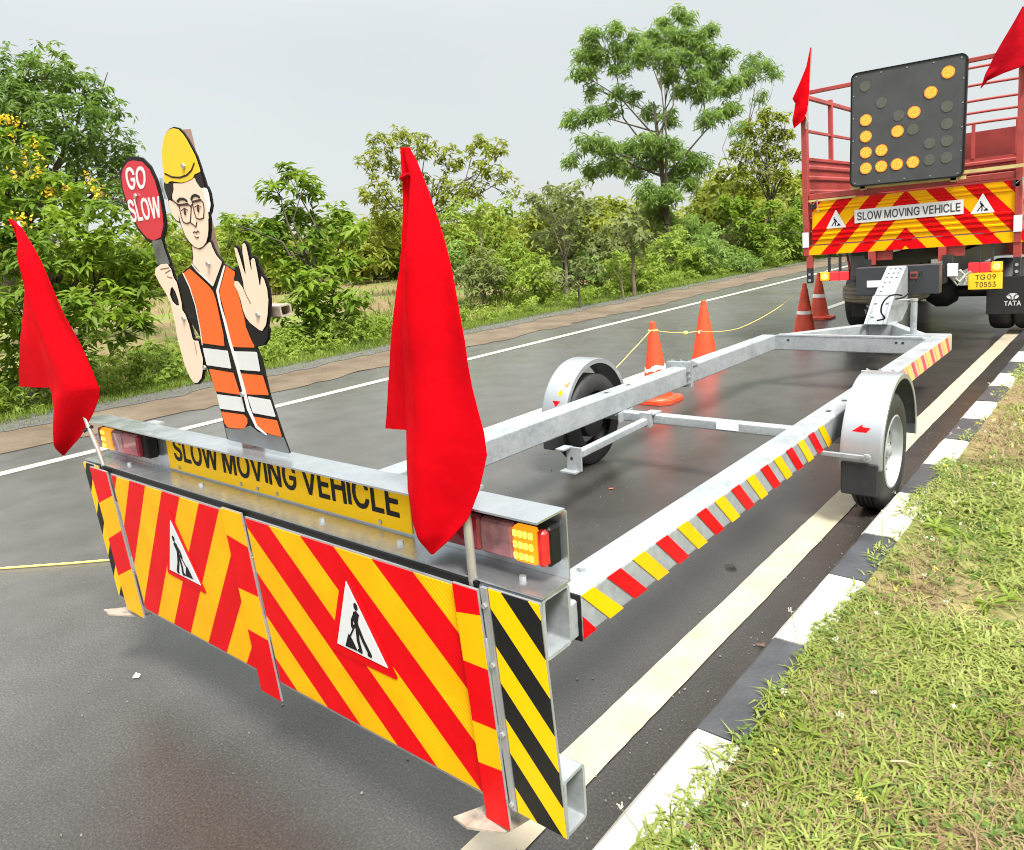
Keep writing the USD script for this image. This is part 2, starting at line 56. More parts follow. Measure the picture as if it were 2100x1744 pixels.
TREES={"tall_left":[[[-15.58,5.23,5.55,0.59],[-14.84,5.59,5.55,0.53],[-15.01,6.06,5.26,0.55],[-14.94,5.04,4.69,0.76],[-14.16,5.41,4.42,0.71],[-14.59,6.33,4.78,0.5],[-15.31,6.68,4.17,0.53],[-15.48,6.35,3.68,0.68],[-14.57,6.61,3.73,0.29],[-15.63,4.9,5.07,0.68],[-16.34,5.05,4.24,0.81],[-16.07,4.18,4.53,1.05],[-13.87,6.06,3.02,0.44],[-15.27,3.91,3.33,0.93],[-14.61,5.28,3.74,0.77]],[-16.15,3.58,-1.67]],"front_left":[[[-9.45,2.86,3.17,0.38],[-9.63,2.59,2.63,0.51],[-9.06,2.97,2.57,0.48],[-8.6,3.15,2.41,0.34],[-7.65,3.0,2.1,0.32],[-8.06,2.63,1.91,0.5],[-9.1,2.45,1.85,0.56],[-8.25,3.23,1.64,0.44],[-7.97,3.41,1.25,0.31],[-8.0,3.46,1.62,0.28],[-7.4,2.66,1.14,0.4],[-8.66,2.56,1.1,0.52],[-7.9,3.13,0.84,0.31],[-8.84,2.16,0.96,0.49],[-7.88,2.36,0.6,0.35],[-9.36,1.98,2.31,0.66],[-8.3,1.53,1.33,0.6],[-9.23,2.34,0.35,0.38]],[-8.57,2.1,-0.09]],"mid_left":[[[-10.13,7.34,3.01,0.28],[-10.03,6.98,2.75,0.26],[-9.48,7.21,2.83,0.24],[-9.67,7.55,2.68,0.19],[-10.19,6.73,2.07,0.37],[-10.14,7.39,2.27,0.43],[-9.59,7.79,2.17,0.45],[-8.86,7.7,1.88,0.31],[-9.83,6.69,1.76,0.41],[-9.52,7.29,1.71,0.48],[-8.84,7.46,1.32,0.34],[-10.2,6.28,2.22,0.25],[-9.07,6.86,1.0,0.51],[-9.27,7.59,0.58,0.45],[-9.06,6.44,0.63,0.37],[-8.37,7.27,0.74,0.27],[-9.27,7.1,0.28,0.31],[-9.42,6.74,1.27,0.34]],[-9.17,6.92,-0.08]],"behind_sign":[[[-13.07,6.46,1.79,0.49],[-13.16,6.39,2.28,0.44],[-12.05,6.93,1.72,0.43],[-12.79,7.59,1.1,0.57],[-11.95,6.55,0.99,0.43],[-12.64,6.43,1.11,0.39],[-11.88,7.12,2.17,0.29],[-11.96,7.22,0.53,0.4]],[-12.21,6.61,-0.18]],"thin_centre":[[[-16.95,15.31,4.33,0.46],[-16.8,15.77,4.92,0.43],[-16.78,16.61,5.03,0.51],[-15.72,16.52,4.66,0.46],[-15.3,17.26,4.26,0.55],[-15.04,18.31,4.65,0.51],[-13.78,17.8,4.39,0.37],[-13.92,17.41,3.8,0.4],[-16.65,15.08,3.4,0.58],[-17.06,16.02,2.82,0.67],[-16.24,16.44,3.59,0.57],[-14.9,16.48,3.15,0.61],[-14.49,17.17,3.19,0.49],[-13.65,17.89,3.48,0.31],[-13.57,18.23,3.02,0.25],[-15.12,15.42,2.38,0.67],[-17.11,15.65,2.13,0.72],[-16.04,17.19,2.32,0.73],[-17.01,16.59,4.22,0.48]],[-15.87,15.64,0.28]],"bright_bush":[[[-12.19,14.45,2.44,0.5],[-12.01,14.99,1.89,0.54],[-10.62,14.19,2.2,0.48],[-11.75,13.68,1.67,0.49],[-11.75,15.03,1.34,0.51],[-11.78,14.45,1.25,0.4],[-12.15,13.8,2.2,0.34]],[-11.51,14.04,0.55]],"grey_green":[[[-10.49,15.75,2.54,0.55],[-9.66,15.7,2.59,0.49],[-10.15,15.65,1.87,0.6],[-9.13,15.45,2.17,0.38],[-9.12,15.04,1.57,0.45],[-9.96,14.79,1.39,0.43],[-9.34,14.76,1.11,0.37]],[-9.49,15.0,0.29]],"tall_feathery":[[[-10.59,24.08,8.69,0.26],[-11.2,24.22,8.47,0.3],[-10.33,24.18,8.43,0.26],[-12.0,22.21,8.12,0.32],[-12.56,21.69,7.95,0.35],[-11.6,22.74,7.84,0.29],[-11.42,23.86,7.93,0.45],[-10.58,23.74,7.82,0.44],[-9.93,24.08,7.62,0.46],[-9.59,24.42,7.95,0.26],[-13.36,22.28,7.64,0.33],[-12.62,22.05,7.46,0.44],[-11.91,22.33,7.52,0.38],[-11.22,22.49,7.24,0.43],[-10.59,22.97,7.06,0.43],[-10.17,23.63,7.12,0.38],[-9.84,24.8,7.37,0.39],[-9.09,24.63,7.08,0.29],[-12.91,21.28,6.88,0.26],[-12.86,21.83,6.88,0.29],[-11.92,22.31,6.97,0.32],[-10.97,24.16,6.78,0.36],[-9.82,23.66,6.56,0.4],[-9.54,24.65,6.73,0.41],[-12.81,22.02,6.33,0.24],[-12.01,22.26,6.16,0.29],[-11.86,23.04,6.09,0.27],[-10.32,23.75,6.12,0.35],[-9.67,23.81,5.95,0.43],[-9.24,24.51,6.0,0.41],[-8.8,24.49,6.14,0.29],[-13.17,21.09,5.41,0.35],[-12.53,21.41,5.56,0.35],[-12.46,22.41,5.68,0.33],[-11.35,23.18,5.51,0.3],[-10.68,23.26,5.24,0.32],[-9.38,23.54,5.06,0.37],[-9.08,24.24,5.23,0.35],[-8.85,24.57,5.38,0.23],[-12.51,21.07,4.54,0.38],[-12.04,21.38,4.32,0.43],[-11.83,22.84,4.3,0.51],[-10.84,22.29,4.42,0.4],[-10.22,22.54,4.19,0.43],[-11.2,23.39,3.89,0.51],[-10.13,23.47,3.76,0.44],[-9.97,24.19,3.65,0.36],[-13.12,20.78,4.04,0.28],[-12.8,21.75,3.74,0.39],[-12.1,21.98,3.78,0.44],[-11.66,22.48,3.57,0.39],[-10.45,23.42,3.28,0.45],[-9.9,23.33,2.99,0.32],[-10.77,21.78,2.74,0.43],[-10.31,22.36,2.64,0.43],[-11.01,22.9,2.17,0.45],[-10.74,22.85,1.69,0.33]],[-10.15,22.39,0.11]],"airy_right":[[[-10.21,29.54,7.69,0.34],[-9.53,29.18,7.29,0.33],[-9.31,29.67,7.02,0.21],[-10.35,28.99,6.95,0.28],[-9.72,29.12,6.21,0.23],[-10.21,29.18,7.2,0.27],[-10.22,28.27,4.89,0.4]],[-10.57,26.65,-0.08]],"yellow_green":[[[-8.96,27.64,5.41,0.35],[-8.51,27.98,5.24,0.29],[-9.14,26.78,4.89,0.35],[-8.97,28.0,4.82,0.42],[-8.42,28.27,4.57,0.32],[-9.32,26.07,4.04,0.37],[-9.33,27.72,4.11,0.49],[-8.69,28.1,4.04,0.42],[-8.11,27.93,3.84,0.29],[-9.19,26.04,3.43,0.34],[-9.04,27.62,3.32,0.49],[-8.08,26.93,3.2,0.4],[-9.67,26.88,2.94,0.36],[-9.0,26.99,2.75,0.42],[-7.89,27.09,2.7,0.28]],[-8.41,26.47,-0.09]],"dark_right":[[[-9.14,23.96,2.29,0.35],[-9.0,24.79,2.09,0.45],[-9.26,24.36,1.89,0.33],[-8.6,25.32,1.87,0.49],[-8.2,25.89,2.01,0.4],[-8.48,24.25,1.37,0.44],[-7.89,24.27,1.15,0.44],[-7.86,26.12,1.38,0.46],[-7.09,25.28,1.64,0.35],[-7.43,26.12,0.87,0.37],[-8.22,24.32,0.77,0.32],[-7.16,26.54,2.03,0.36],[-6.94,26.6,1.12,0.49]],[-8.1,24.74,-0.06]],"feathery_bush":[[[-9.11,21.62,1.66,0.39],[-8.57,21.47,1.42,0.35],[-9.29,21.35,1.2,0.39],[-8.52,20.83,0.91,0.37],[-8.46,21.57,0.87,0.3],[-9.26,20.45,0.92,0.32]],[-8.55,21.07,0.08]],"round_bush":[[[-7.53,21.89,0.43,0.32],[-7.66,21.53,0.36,0.27],[-7.08,21.67,0.32,0.24],[-7.32,21.51,0.24,0.27]],[-7.29,21.46,0.07]],"big_leaf_shrub":[[[-7.18,14.61,1.58,0.32],[-7.47,14.64,1.8,0.22],[-7.28,15.25,1.36,0.25],[-7.34,15.01,1.09,0.25],[-7.68,15.27,2.04,0.19],[-7.73,14.9,1.52,0.21]],[-7.34,14.77,0.09]],"broad_tree":[[[-9.05,14.14,2.58,0.31],[-8.86,14.6,2.56,0.32],[-9.54,14.47,2.21,0.3],[-8.99,14.57,1.99,0.34],[-8.48,14.52,2.2,0.23],[-8.86,14.87,1.68,0.22],[-9.38,14.49,1.69,0.26],[-8.77,14.19,1.41,0.21],[-9.69,14.13,2.52,0.3]],[-8.86,14.21,0.29]],"low_shrub":[[[-7.16,12.35,0.91,0.24],[-7.71,12.22,0.71,0.22],[-6.89,12.52,0.81,0.18],[-7.26,12.08,0.57,0.18]],[-7.19,12.27,0.24]],"lime_shrub":[[[-7.15,13.82,0.99,0.18],[-7.39,13.9,0.84,0.16],[-6.93,13.74,0.87,0.14]],[-6.99,13.73,0.08]],"verge_bush":[[[-8.48,3.27,0.39,0.29],[-8.6,3.78,0.3,0.26],[-9.44,3.34,0.16,0.28],[-8.29,3.89,0.19,0.18],[-8.62,3.52,0.14,0.24]],[-8.74,3.44,-0.03]],"verge_bush2":[[[-8.72,7.11,0.29,0.26],[-8.39,7.28,0.36,0.22],[-8.8,6.25,0.24,0.21]],[-8.54,6.83,0.04]],"thicket2":[[[-11.54,12.92,1.08,0.55],[-12.17,12.92,0.97,0.39],[-11.32,13.31,0.94,0.39],[-11.06,12.63,1.45,0.32],[-11.41,12.51,0.73,0.4],[-11.28,12.99,0.63,0.33]],[-11.44,12.73,0.39]],"thicket3":[[[-10.21,12.53,0.88,0.47],[-10.66,12.45,0.79,0.33],[-9.92,12.75,0.76,0.33],[-9.92,12.38,1.21,0.28],[-10.12,12.18,0.59,0.35],[-10.23,12.86,0.48,0.29]],[-10.19,12.43,0.29]],"thicket4":[[[-10.12,13.64,0.98,0.56],[-10.86,13.79,0.85,0.41],[-10.32,14.6,0.8,0.41],[-10.32,14.1,1.35,0.34],[-10.55,13.84,0.58,0.43],[-10.12,14.03,0.49,0.34]],[-10.24,13.7,0.24]],"thicket5":[[[-8.75,12.73,0.77,0.45],[-9.46,13.03,0.65,0.33],[-8.61,13.13,0.64,0.32],[-9.09,13.36,1.05,0.28],[-8.87,12.63,0.46,0.34],[-8.91,13.28,0.36,0.28]],[-8.88,12.83,0.17]],"thicket6":[[[-10.04,16.06,0.73,0.62],[-10.17,15.39,0.64,0.42],[-9.3,15.81,0.61,0.42],[-9.42,15.41,1.17,0.35],[-10.06,15.72,0.34,0.46],[-9.37,15.56,0.28,0.36]],[-9.67,15.45,-0.01]],"thicket7":[[[-9.82,17.35,0.98,0.67],[-9.73,16.24,0.88,0.45],[-8.9,16.83,0.84,0.45],[-9.32,16.84,1.43,0.39],[-10.03,17.26,0.53,0.5],[-9.13,16.81,0.47,0.39]],[-9.58,16.89,0.15]],"thicket8":[[[-8.26,16.4,0.64,0.56],[-8.14,15.35,0.58,0.38],[-7.6,16.12,0.53,0.38],[-7.76,15.79,1.05,0.32],[-8.08,15.74,0.31,0.41],[-7.44,15.49,0.26,0.32]],[-7.85,15.64,-0.02]],"thicket9":[[[-9.0,19.87,0.71,0.77],[-9.96,20.34,0.52,0.56],[-8.36,19.93,0.53,0.53],[-9.14,20.51,1.22,0.47],[-9.1,19.54,0.2,0.58],[-8.63,19.94,0.08,0.46]],[-9.05,19.89,-0.29]],"thicket10":[[[-8.23,20.78,0.77,0.66],[-8.77,20.71,0.63,0.47],[-8.56,22.77,0.52,0.5],[-8.81,22.38,1.18,0.42],[-9.05,22.02,0.25,0.53],[-8.57,22.28,0.14,0.42]],[-8.64,21.6,-0.15]],"thicket11":[[[-9.41,25.36,0.82,0.81],[-9.15,23.26,0.72,0.53],[-8.51,24.77,0.64,0.55],[-8.85,24.46,1.37,0.47],[-9.15,24.14,0.32,0.59],[-8.87,25.03,0.17,0.48]],[-8.88,24.07,-0.14]],"thicket12":[[[-7.99,24.46,0.7,0.7],[-8.47,24.22,0.57,0.49],[-7.12,23.62,0.57,0.47],[-7.77,24.27,1.18,0.41],[-8.01,23.95,0.25,0.52],[-7.59,24.32,0.14,0.42]],[-7.71,23.72,-0.15]],"thicket13":[[[-8.06,26.76,0.84,0.85],[-8.69,26.6,0.68,0.6],[-7.28,26.44,0.65,0.58],[-8.1,27.37,1.42,0.52],[-8.03,25.97,0.3,0.63],[-7.63,26.73,0.15,0.51]],[-7.87,26.22,-0.22]],"thicket14":[[[-8.27,29.19,1.21,0.99],[-8.58,27.86,1.04,0.67],[-7.12,27.96,0.99,0.65],[-7.57,27.68,1.86,0.56],[-7.88,27.23,0.61,0.7],[-7.51,28.34,0.44,0.57]],[-7.77,27.7,0.02]],"thicket15":[[[-11.88,23.77,1.56,0.89],[-12.11,22.75,1.4,0.61],[-10.57,22.77,1.34,0.59],[-11.03,22.62,2.12,0.5],[-11.69,22.85,0.98,0.65],[-10.66,22.36,0.87,0.5]],[-11.13,22.33,0.48]]}

# ------------------------------------------------------------------ helpers: prims
_names = {}
def uniq(parent, name):
    k = (parent, name); n = _names.get(k, 0); _names[k] = n + 1
    return f'{parent}/{name}' if n == 0 else f'{parent}/{name}_{n:03d}'
_loc = {'/World': np.zeros(3)}
def tag(prim, label=None, cat=None, group=None, kind=None):
    for k, v in (('label', label), ('category', cat), ('group', group), ('kind', kind)):
        if v: prim.SetCustomDataByKey(k, v)
def thing(name, label, cat, loc=(0, 0, 0), group=None, kind=None):
    path = uniq('/World', name)
    x = UsdGeom.Xform.Define(stage, path); x.AddTranslateOp().Set(Gf.Vec3d(*map(float, loc)))
    tag(x.GetPrim(), label, cat, group, kind)
    _loc[path] = np.array(loc, float)
    return path
def merge(meshes):
    V, F, o = [], [], 0
    for me in meshes:
        v, f, _ = meshkit.arrays(me, False)
        V.append(v); F.append(f + o); o += len(v)
    return np.vstack(V), np.vstack(F)
def part(parent, name, mesh, mat, smooth=False, label=None, kind=None, cat=None, group=None):
    if isinstance(mesh, list): mesh = merge(mesh)
    v, f, _ = meshkit.arrays(mesh, False)
    loc = _loc.get(parent, None)
    if loc is None:
        loc = _loc[parent] = _loc['/'.join(parent.split('/')[:-1])]
    path = uniq(parent, name)
    me = usdkit.mesh(stage, path, (v - loc, f), mat, smooth=smooth)
    me.CreateDoubleSidedAttr(True)
    _loc[path] = loc
    tag(me.GetPrim(), label, cat, group, kind)
    return path
def solo(name, mesh, mat, label=None, cat=None, group=None, kind=None, smooth=False):
    return part('/World', name, mesh, mat, smooth, label, kind, cat, group)

# ------------------------------------------------------------------ helpers: meshes
def box(x0, x1, y0, y1, z0, z1, bev=0.0):
    if bev <= 0:
        b = trimesh.creation.box(extents=(x1 - x0, y1 - y0, z1 - z0)); b.apply_translation(((x0 + x1) / 2, (y0 + y1) / 2, (z0 + z1) / 2))
        return (np.array(b.vertices), np.array(b.faces))
    pts = []
    for sx in (0, 1):
        for sy in (0, 1):
            for sz in (0, 1):
                p = np.array([(x0, x1)[sx], (y0, y1)[sy], (z0, z1)[sz]]); d = np.array([1 - 2 * sx, 1 - 2 * sy, 1 - 2 * sz]) * bev
                pts += [p + d * (0, 1, 1), p + d * (1, 0, 1), p + d * (1, 1, 0)]
    h = trimesh.convex.convex_hull(np.array(pts)); return (np.array(h.vertices), np.array(h.faces))
def frame_of(d, up=(0, 0, 1)):
    d = np.asarray(d, float) / np.linalg.norm(d); up = np.asarray(up, float)
    if abs(d @ up) > 0.98: up = np.array([0, 1.0, 0])
    r = np.cross(d, up); r /= np.linalg.norm(r); u = np.cross(r, d)
    return d, r, u
def rrect(w, h, r, n=3):
    return Polygon([(-w / 2 + r, -h / 2 + r), (w / 2 - r, -h / 2 + r), (w / 2 - r, h / 2 - r), (-w / 2 + r, h / 2 - r)]).buffer(r, quad_segs=n) if r > 0 else shapely.box(-w / 2, -h / 2, w / 2, h / 2)
def extr(poly, p0, p1, up=(0, 0, 1)):
    p0, p1 = np.array(p0, float), np.array(p1, float); d, r, u = frame_of(p1 - p0, up); L = np.linalg.norm(p1 - p0)
    e = trimesh.creation.extrude_polygon(poly, L, engine='earcut')
    v = np.array(e.vertices)
    return (p0 + v[:, :1] * r + v[:, 1:2] * u + v[:, 2:3] * d, np.array(e.faces)[:, ::-1])
def bar(p0, p1, w, h, r=0.008, up=(0, 0, 1)): return extr(rrect(w, h, r), p0, p1, up)
def hollow(p0, p1, w, h, r=0.01, t=0.007, up=(0, 0, 1)):
    return extr(rrect(w, h, r).difference(rrect(w - 2 * t, h - 2 * t, max(r - t, 0.003))), p0, p1, up)
def tube(pts, rad, n=8, cap=True):
    pts = np.array(pts, float); rad = np.broadcast_to(np.asarray(rad, float), (len(pts),))
    V, F = [], []
    a = np.arange(n) / n * 2 * np.pi
    ref = None
    for i, p in enumerate(pts):
        d = pts[min(i + 1, len(pts) - 1)] - pts[max(i - 1, 0)]
        if np.linalg.norm(d) < 1e-9: d = np.array([0, 0, 1.0])
        d = d / np.linalg.norm(d)
        if ref is None: _, r, u = frame_of(d)
        else:
            r = ref - d * (ref @ d); r /= np.linalg.norm(r); u = np.cross(r, d)
        ref = r
        V.append(p + rad[i] * (np.cos(a)[:, None] * r + np.sin(a)[:, None] * u))
    for i in range(len(pts) - 1):
        for k in range(n):
            A, B = i * n + k, i * n + (k + 1) % n
            F += [(A, B, B + n), (A, B + n, A + n)]
    V = np.vstack(V)
    if cap:
        c0, c1 = len(V), len(V) + 1
        V = np.vstack([V, pts[:1], pts[-1:]])
        e = (len(pts) - 1) * n
        for k in range(n):
            F += [(c0, (k + 1) % n, k), (c1, e + k, e + (k + 1) % n)]
    return V, np.array(F)
def cyl(p0, p1, r, n=16): return tube([p0, p1], [r, r], n)
def lathe(profile, n=48, axis='z', at=(0, 0, 0)):
    """revolves (radius, height) points about z (or x)."""
    pr = np.array(profile, float); a = np.arange(n) / n * 2 * np.pi
    V = np.concatenate([np.stack([r * np.cos(a), r * np.sin(a), np.full(n, h)], 1) for r, h in pr])
    F = []
    for i in range(len(pr) - 1):
        for k in range(n):
            A, B = i * n + k, i * n + (k + 1) % n
            F += [(A, B, B + n), (A, B + n, A + n)]
    if axis == 'x': V = V[:, [2, 0, 1]]
    return V + np.array(at), np.array(F)
def flat(poly, fn, t=0.0015):
    """a thin sheet of outline poly; fn(x, z, depth) -> world points; depth grows towards the viewer's side."""
    out = []
    for g in getattr(poly, 'geoms', [poly]):
        if g.is_empty or g.geom_type != 'Polygon' or g.area < 1e-7: continue
        e = trimesh.creation.extrude_polygon(g, t, engine='earcut'); v = np.array(e.vertices)
        out.append((fn(v[:, 0], v[:, 1], v[:, 2]), np.array(e.faces)))
    return merge(out)
def on_y(y): return lambda a, b, d: np.stack([a, np.full_like(a, y) - d, b], 1)
def plain_text(text, bold=True):
    """lettering without serifs on the I, in a box 0..1 by 0..1 (depth 0..1)."""
    out, x = [], 0.0
    for wi, word in enumerate(text.split()):
        if wi: x += .30
        run = ''
        for chn in word + '\0':
            if chn in 'I\0':
                if run:
                    tm = meshkit.text_mesh(run, 1.0, 1.0, bold); v = np.array(tm.vertices); v[:, 0] += x - v[:, 0].min(); x = v[:, 0].max() + .10; out.append((v, np.array(tm.faces)))
                    run = ''
                if chn == 'I':
                    w = .19 if bold else .11; out.append(box(x, x + w, 0, 1.0, 0, 1)); x += w + .10
            else: run += chn
    V, F = merge(out); lo, hi = V.min(0), V.max(0); return (V - lo) / (hi - lo), F
def lettering(text, x0, x1, z0, z1, fn, bold=True, t=0.0012):
    v, f = plain_text(text, bold)
    return fn(x0 + v[:, 0] * (x1 - x0), z0 + v[:, 1] * (z1 - z0), v[:, 2] * t), f
def xf(mesh, fn):
    if isinstance(mesh, list): mesh = merge(mesh)
    v, f, _ = meshkit.arrays(mesh, False); return fn(v), f
def spline(pts, n=8):
    p = np.array(pts, float); p = np.vstack([2 * p[0] - p[1], p, 2 * p[-1] - p[-2]]); out = []
    for i in range(1, len(p) - 2):
        for t in np.linspace(0, 1, n, endpoint=False):
            out.append(.5 * (2 * p[i] + (p[i + 1] - p[i - 1]) * t + (2 * p[i - 1] - 5 * p[i] + 4 * p[i + 1] - p[i + 2]) * t * t + (3 * p[i] - p[i - 1] - 3 * p[i + 1] + p[i + 2]) * t ** 3))
    return np.array(out + [p[-2]])
def bolt(p, d, r=0.009, h=0.008):
    p = np.array(p, float); d = np.array(d, float)
    return tube([p, p + d * h], [r, r], 6)

# ------------------------------------------------------------------ materials
_mats = {}
def mat(name, col, rough=0.5, metal=0.0, var=0.12, scale=6.0, bump=0.0, bscale=80.0, spec=0.5, rvar=0.0, coat=0.0, trans=0.0, emit=None, estr=0.0, col2=None, detail=4, obj=False):
    if name in _mats: return _mats[name]
    c = np.array(col, float); hi = np.array(col2, float) if col2 is not None else c * (1 + var); lo = c * (1 - var) if col2 is None else c
    nodes = {'g': ('geometry', {}), 'n': ('noise_texture', {'scale': scale, 'detail': detail, 'roughness': 0.6}),
             'r': ('rgb_ramp', {'ramp': [(0.3, tuple(np.clip(lo, 0, 1))), (0.7, tuple(np.clip(hi, 0, 1)))]}),
             'p': ('principled_bsdf', {'roughness': rough, 'metallic': metal, 'specular_ior_level': spec, 'coat_weight': coat, **({'emission_color': emit, 'emission_strength': estr} if emit is not None else {})})}
    src = 'g.position'
    if obj:
        nodes['tc'] = ('texture_coordinate', {}); src = 'tc.object'
    links = [(src, 'n.vector'), ('n.fac', 'r.fac'), ('r.color', 'p.base_color')]
    if rvar > 0:
        nodes['rr'] = ('map_range', {'from_min': 0.3, 'from_max': 0.7, 'to_min': max(rough - rvar, 0.03), 'to_max': min(rough + rvar, 1), 'clamp': True})
        nodes['n3'] = ('noise_texture', {'scale': scale * 1.7, 'detail': 3}); links += [(src, 'n3.vector'), ('n3.fac', 'rr.value'), ('rr.result', 'p.roughness')]
    if bump > 0:
        nodes['n2'] = ('noise_texture', {'scale': bscale, 'detail': 3}); nodes['b'] = ('bump', {'strength': 1.0, 'distance': bump})
        links += [(src, 'n2.vector'), ('n2.fac', 'b.height'), ('b.normal', 'p.normal')]
    surf = 'p.BSDF'
    if trans > 0:
        nodes['t'] = ('translucent_bsdf', {}); nodes['mx'] = ('mix_closure', {'fac': trans})
        links += [('r.color', 't.color'), ('p.BSDF', 'mx.closure1'), ('t.BSDF', 'mx.closure2')]; surf = 'mx.closure'
    _mats[name] = usdkit.material(stage, '/World/Looks/' + name, nodes, links, surface=surf)
    return _mats[name]

def leaf_mat(name, dark, light, trans=0.5, rough=0.5, nscale=1.2):
    nodes = {'g': ('geometry', {}), 'n': ('noise_texture', {'scale': nscale, 'detail': 2}),
             'mm': ('math', {'math_type': 'multiply_add', 'value2': 0.6, 'value3': 0.0}), 'ad': ('math', {'math_type': 'add'}), 'h': ('math', {'math_type': 'multiply', 'value2': 0.55}),
             'r': ('rgb_ramp', {'ramp': [(0.15, dark), (0.8, light)]}),
             'p': ('principled_bsdf', {'roughness': rough, 'specular_ior_level': 0.35}), 't': ('translucent_bsdf', {}), 'mx': ('mix_closure', {'fac': trans})}
    links = [('g.position', 'n.vector'), ('g.random_per_island', 'mm.value1'), ('n.fac', 'h.value1'), ('h.value', 'ad.value1'), ('mm.value', 'ad.value2'), ('ad.value', 'r.fac'),
             ('r.color', 'p.base_color'), ('r.color', 't.color'), ('p.BSDF', 'mx.closure1'), ('t.BSDF', 'mx.closure2')]
    return usdkit.material(stage, '/World/Looks/' + name, nodes, links, surface='mx.closure')

galv = usdkit.material(stage, '/World/Looks/galvanised_steel', {
    'g': ('geometry', {}), 'v': ('voronoi_texture', {'scale': 55.0}), 'n': ('noise_texture', {'scale': 5.0, 'detail': 5, 'roughness': 0.65}),
    'bw': ('rgb_to_bw', {}), 'm': ('math', {'math_type': 'multiply', 'value2': 0.35}), 'a': ('math', {'math_type': 'add'}),
    'r': ('rgb_ramp', {'ramp': [(0.30, (0.205, 0.226, 0.236)), (0.55, (0.275, 0.296, 0.306)), (0.95, (0.365, 0.385, 0.392))]}),
    'rr': ('map_range', {'from_min': 0.3, 'from_max': 0.9, 'to_min': 0.36, 'to_max': 0.55, 'clamp': True}),
    'p': ('principled_bsdf', {'metallic': 0.22, 'specular_ior_level': 0.45})},
    [('g.position', 'v.vector'), ('g.position', 'n.vector'), ('v.color', 'bw.color'), ('bw.val', 'm.value1'), ('m.value', 'a.value1'), ('n.fac', 'a.value2'), ('a.value', 'r.fac'), ('r.color', 'p.base_color'), ('a.value', 'rr.value'), ('rr.result', 'p.roughness')], surface='p.BSDF')
alu = mat('bright_aluminium', (0.55, 0.575, 0.595), 0.27, 0.85, 0.05, 9, rvar=0.05)
fender_m = mat('fender_zinc_sheet', (0.37, 0.385, 0.40), 0.33, 0.6, 0.05, 5, rvar=0.06)
black_rub = mat('black_rubber', (0.018, 0.018, 0.019), 0.6, 0, 0.2, 20, 0.0008, 120)
tyre_m = mat('tyre_rubber', (0.022, 0.021, 0.02), 0.62, 0, 0.3, 14, 0.0012, 90)
dusty_tyre = mat('dusty_tyre_rubber', (0.19, 0.165, 0.115), 0.8, 0, 0.3, 10, 0.001, 60)
rim_m = mat('silver_rim_paint', (0.40, 0.41, 0.42), 0.35, 0.5, 0.05, 10)
blk = mat('black_sheeting', (0.010, 0.010, 0.010), 0.45, 0, 0.1, 30, spec=.2)
blk_ink = mat('black_ink', (0.012, 0.011, 0.011), 0.5, 0, 0.1, 30, spec=.15)
white_sh = mat('white_sheeting', (0.68, 0.68, 0.69), 0.35, 0, 0.03, 15)
white_p = mat('white_plastic', (0.78, 0.79, 0.80), 0.4, 0, 0.04, 15)
def ribbed(name, a, b, rot, scale=30.0):
    return usdkit.material(stage, '/World/Looks/' + name, {
        'g': ('geometry', {}), 'mp': ('mapping', {'rotation': (0, rot, 0)}), 'w': ('wave_texture', {'scale': scale, 'bands_direction': 'x', 'distortion': 0.0, 'detail': 0.0}),
        'n': ('noise_texture', {'scale': 7.0, 'detail': 3}), 'f': ('math', {'math_type': 'multiply'}), 'r': ('rgb_ramp', {'ramp': [(0.0, a), (0.42, a), (0.62, b), (1.0, b)]}),
        'sm': ('mapping', {'scale': (3.0, 3.0, 2.2)}), 'sn': ('noise_texture', {'scale': 2.2, 'detail': 6, 'roughness': 0.75}), 'sr': ('rgb_ramp', {'ramp': [(0.34, (0.90, 0.88, 0.85)), (0.55, (1.0, 1.0, 1.0)), (0.70, (1.0, 1.0, 1.0)), (0.78, (1.03, 1.05, 1.06))]}), 'sx': ('mix_color', {'blend_type': 'multiply', 'fac': 1.0}),
        'p': ('principled_bsdf', {'roughness': 0.40, 'specular_ior_level': 0.14})},
        [('g.position', 'sm.vector'), ('sm.vector', 'sn.vector'), ('sn.fac', 'sr.fac'), ('r.color', 'sx.a'), ('sr.color', 'sx.b'), ('sx.result', 'p.base_color')] +
        [('g.position', 'mp.vector'), ('mp.vector', 'w.vector'), ('g.position', 'n.vector'), ('w.fac', 'f.value1'), ('n.fac', 'f.value2'), ('f.value', 'r.fac')], surface='p.BSDF')
RED = (0.66, 0.001, 0.004); YEL = (0.86, 0.40, 0.001)
red_r = ribbed('ribbed_red_sheeting', RED, (0.80, 0.004, 0.008), math.radians(45)); yel_r = ribbed('ribbed_yellow_sheeting', YEL, (0.95, 0.58, 0.004), math.radians(45))
red_l = ribbed('ribbed_red_sheeting_steep', RED, (0.80, 0.004, 0.008), math.radians(-37)); yel_l = ribbed('ribbed_yellow_sheeting_steep', YEL, (0.95, 0.56, 0.004), math.radians(-37))
red_s = mat('red_sheeting', RED, 0.4, 0, 0.06, 8, spec=.14); yel_s = mat('yellow_sheeting', (0.87, 0.42, 0.001), 0.4, 0, 0.05, 8, spec=.14)
yel_b = mat('lemon_yellow_sheeting', (0.90, 0.52, 0.001), 0.4, 0, 0.03, 8, spec=.14)
red_dark = mat('deep_red_sheeting', (0.62, 0.012, 0.025), 0.32, 0, 0.08, 8)
cloth = mat('red_flag_cloth', (0.64, 0.001, 0.007), 0.85, 0, 0.15, 3.5, 0.004, 11, spec=0.06, trans=0.22)
cloth2 = mat('crimson_flag_cloth', (0.46, 0.003, 0.012), 0.85, 0, 0.1, 5, 0.006, 14, spec=0.08, trans=0.25)
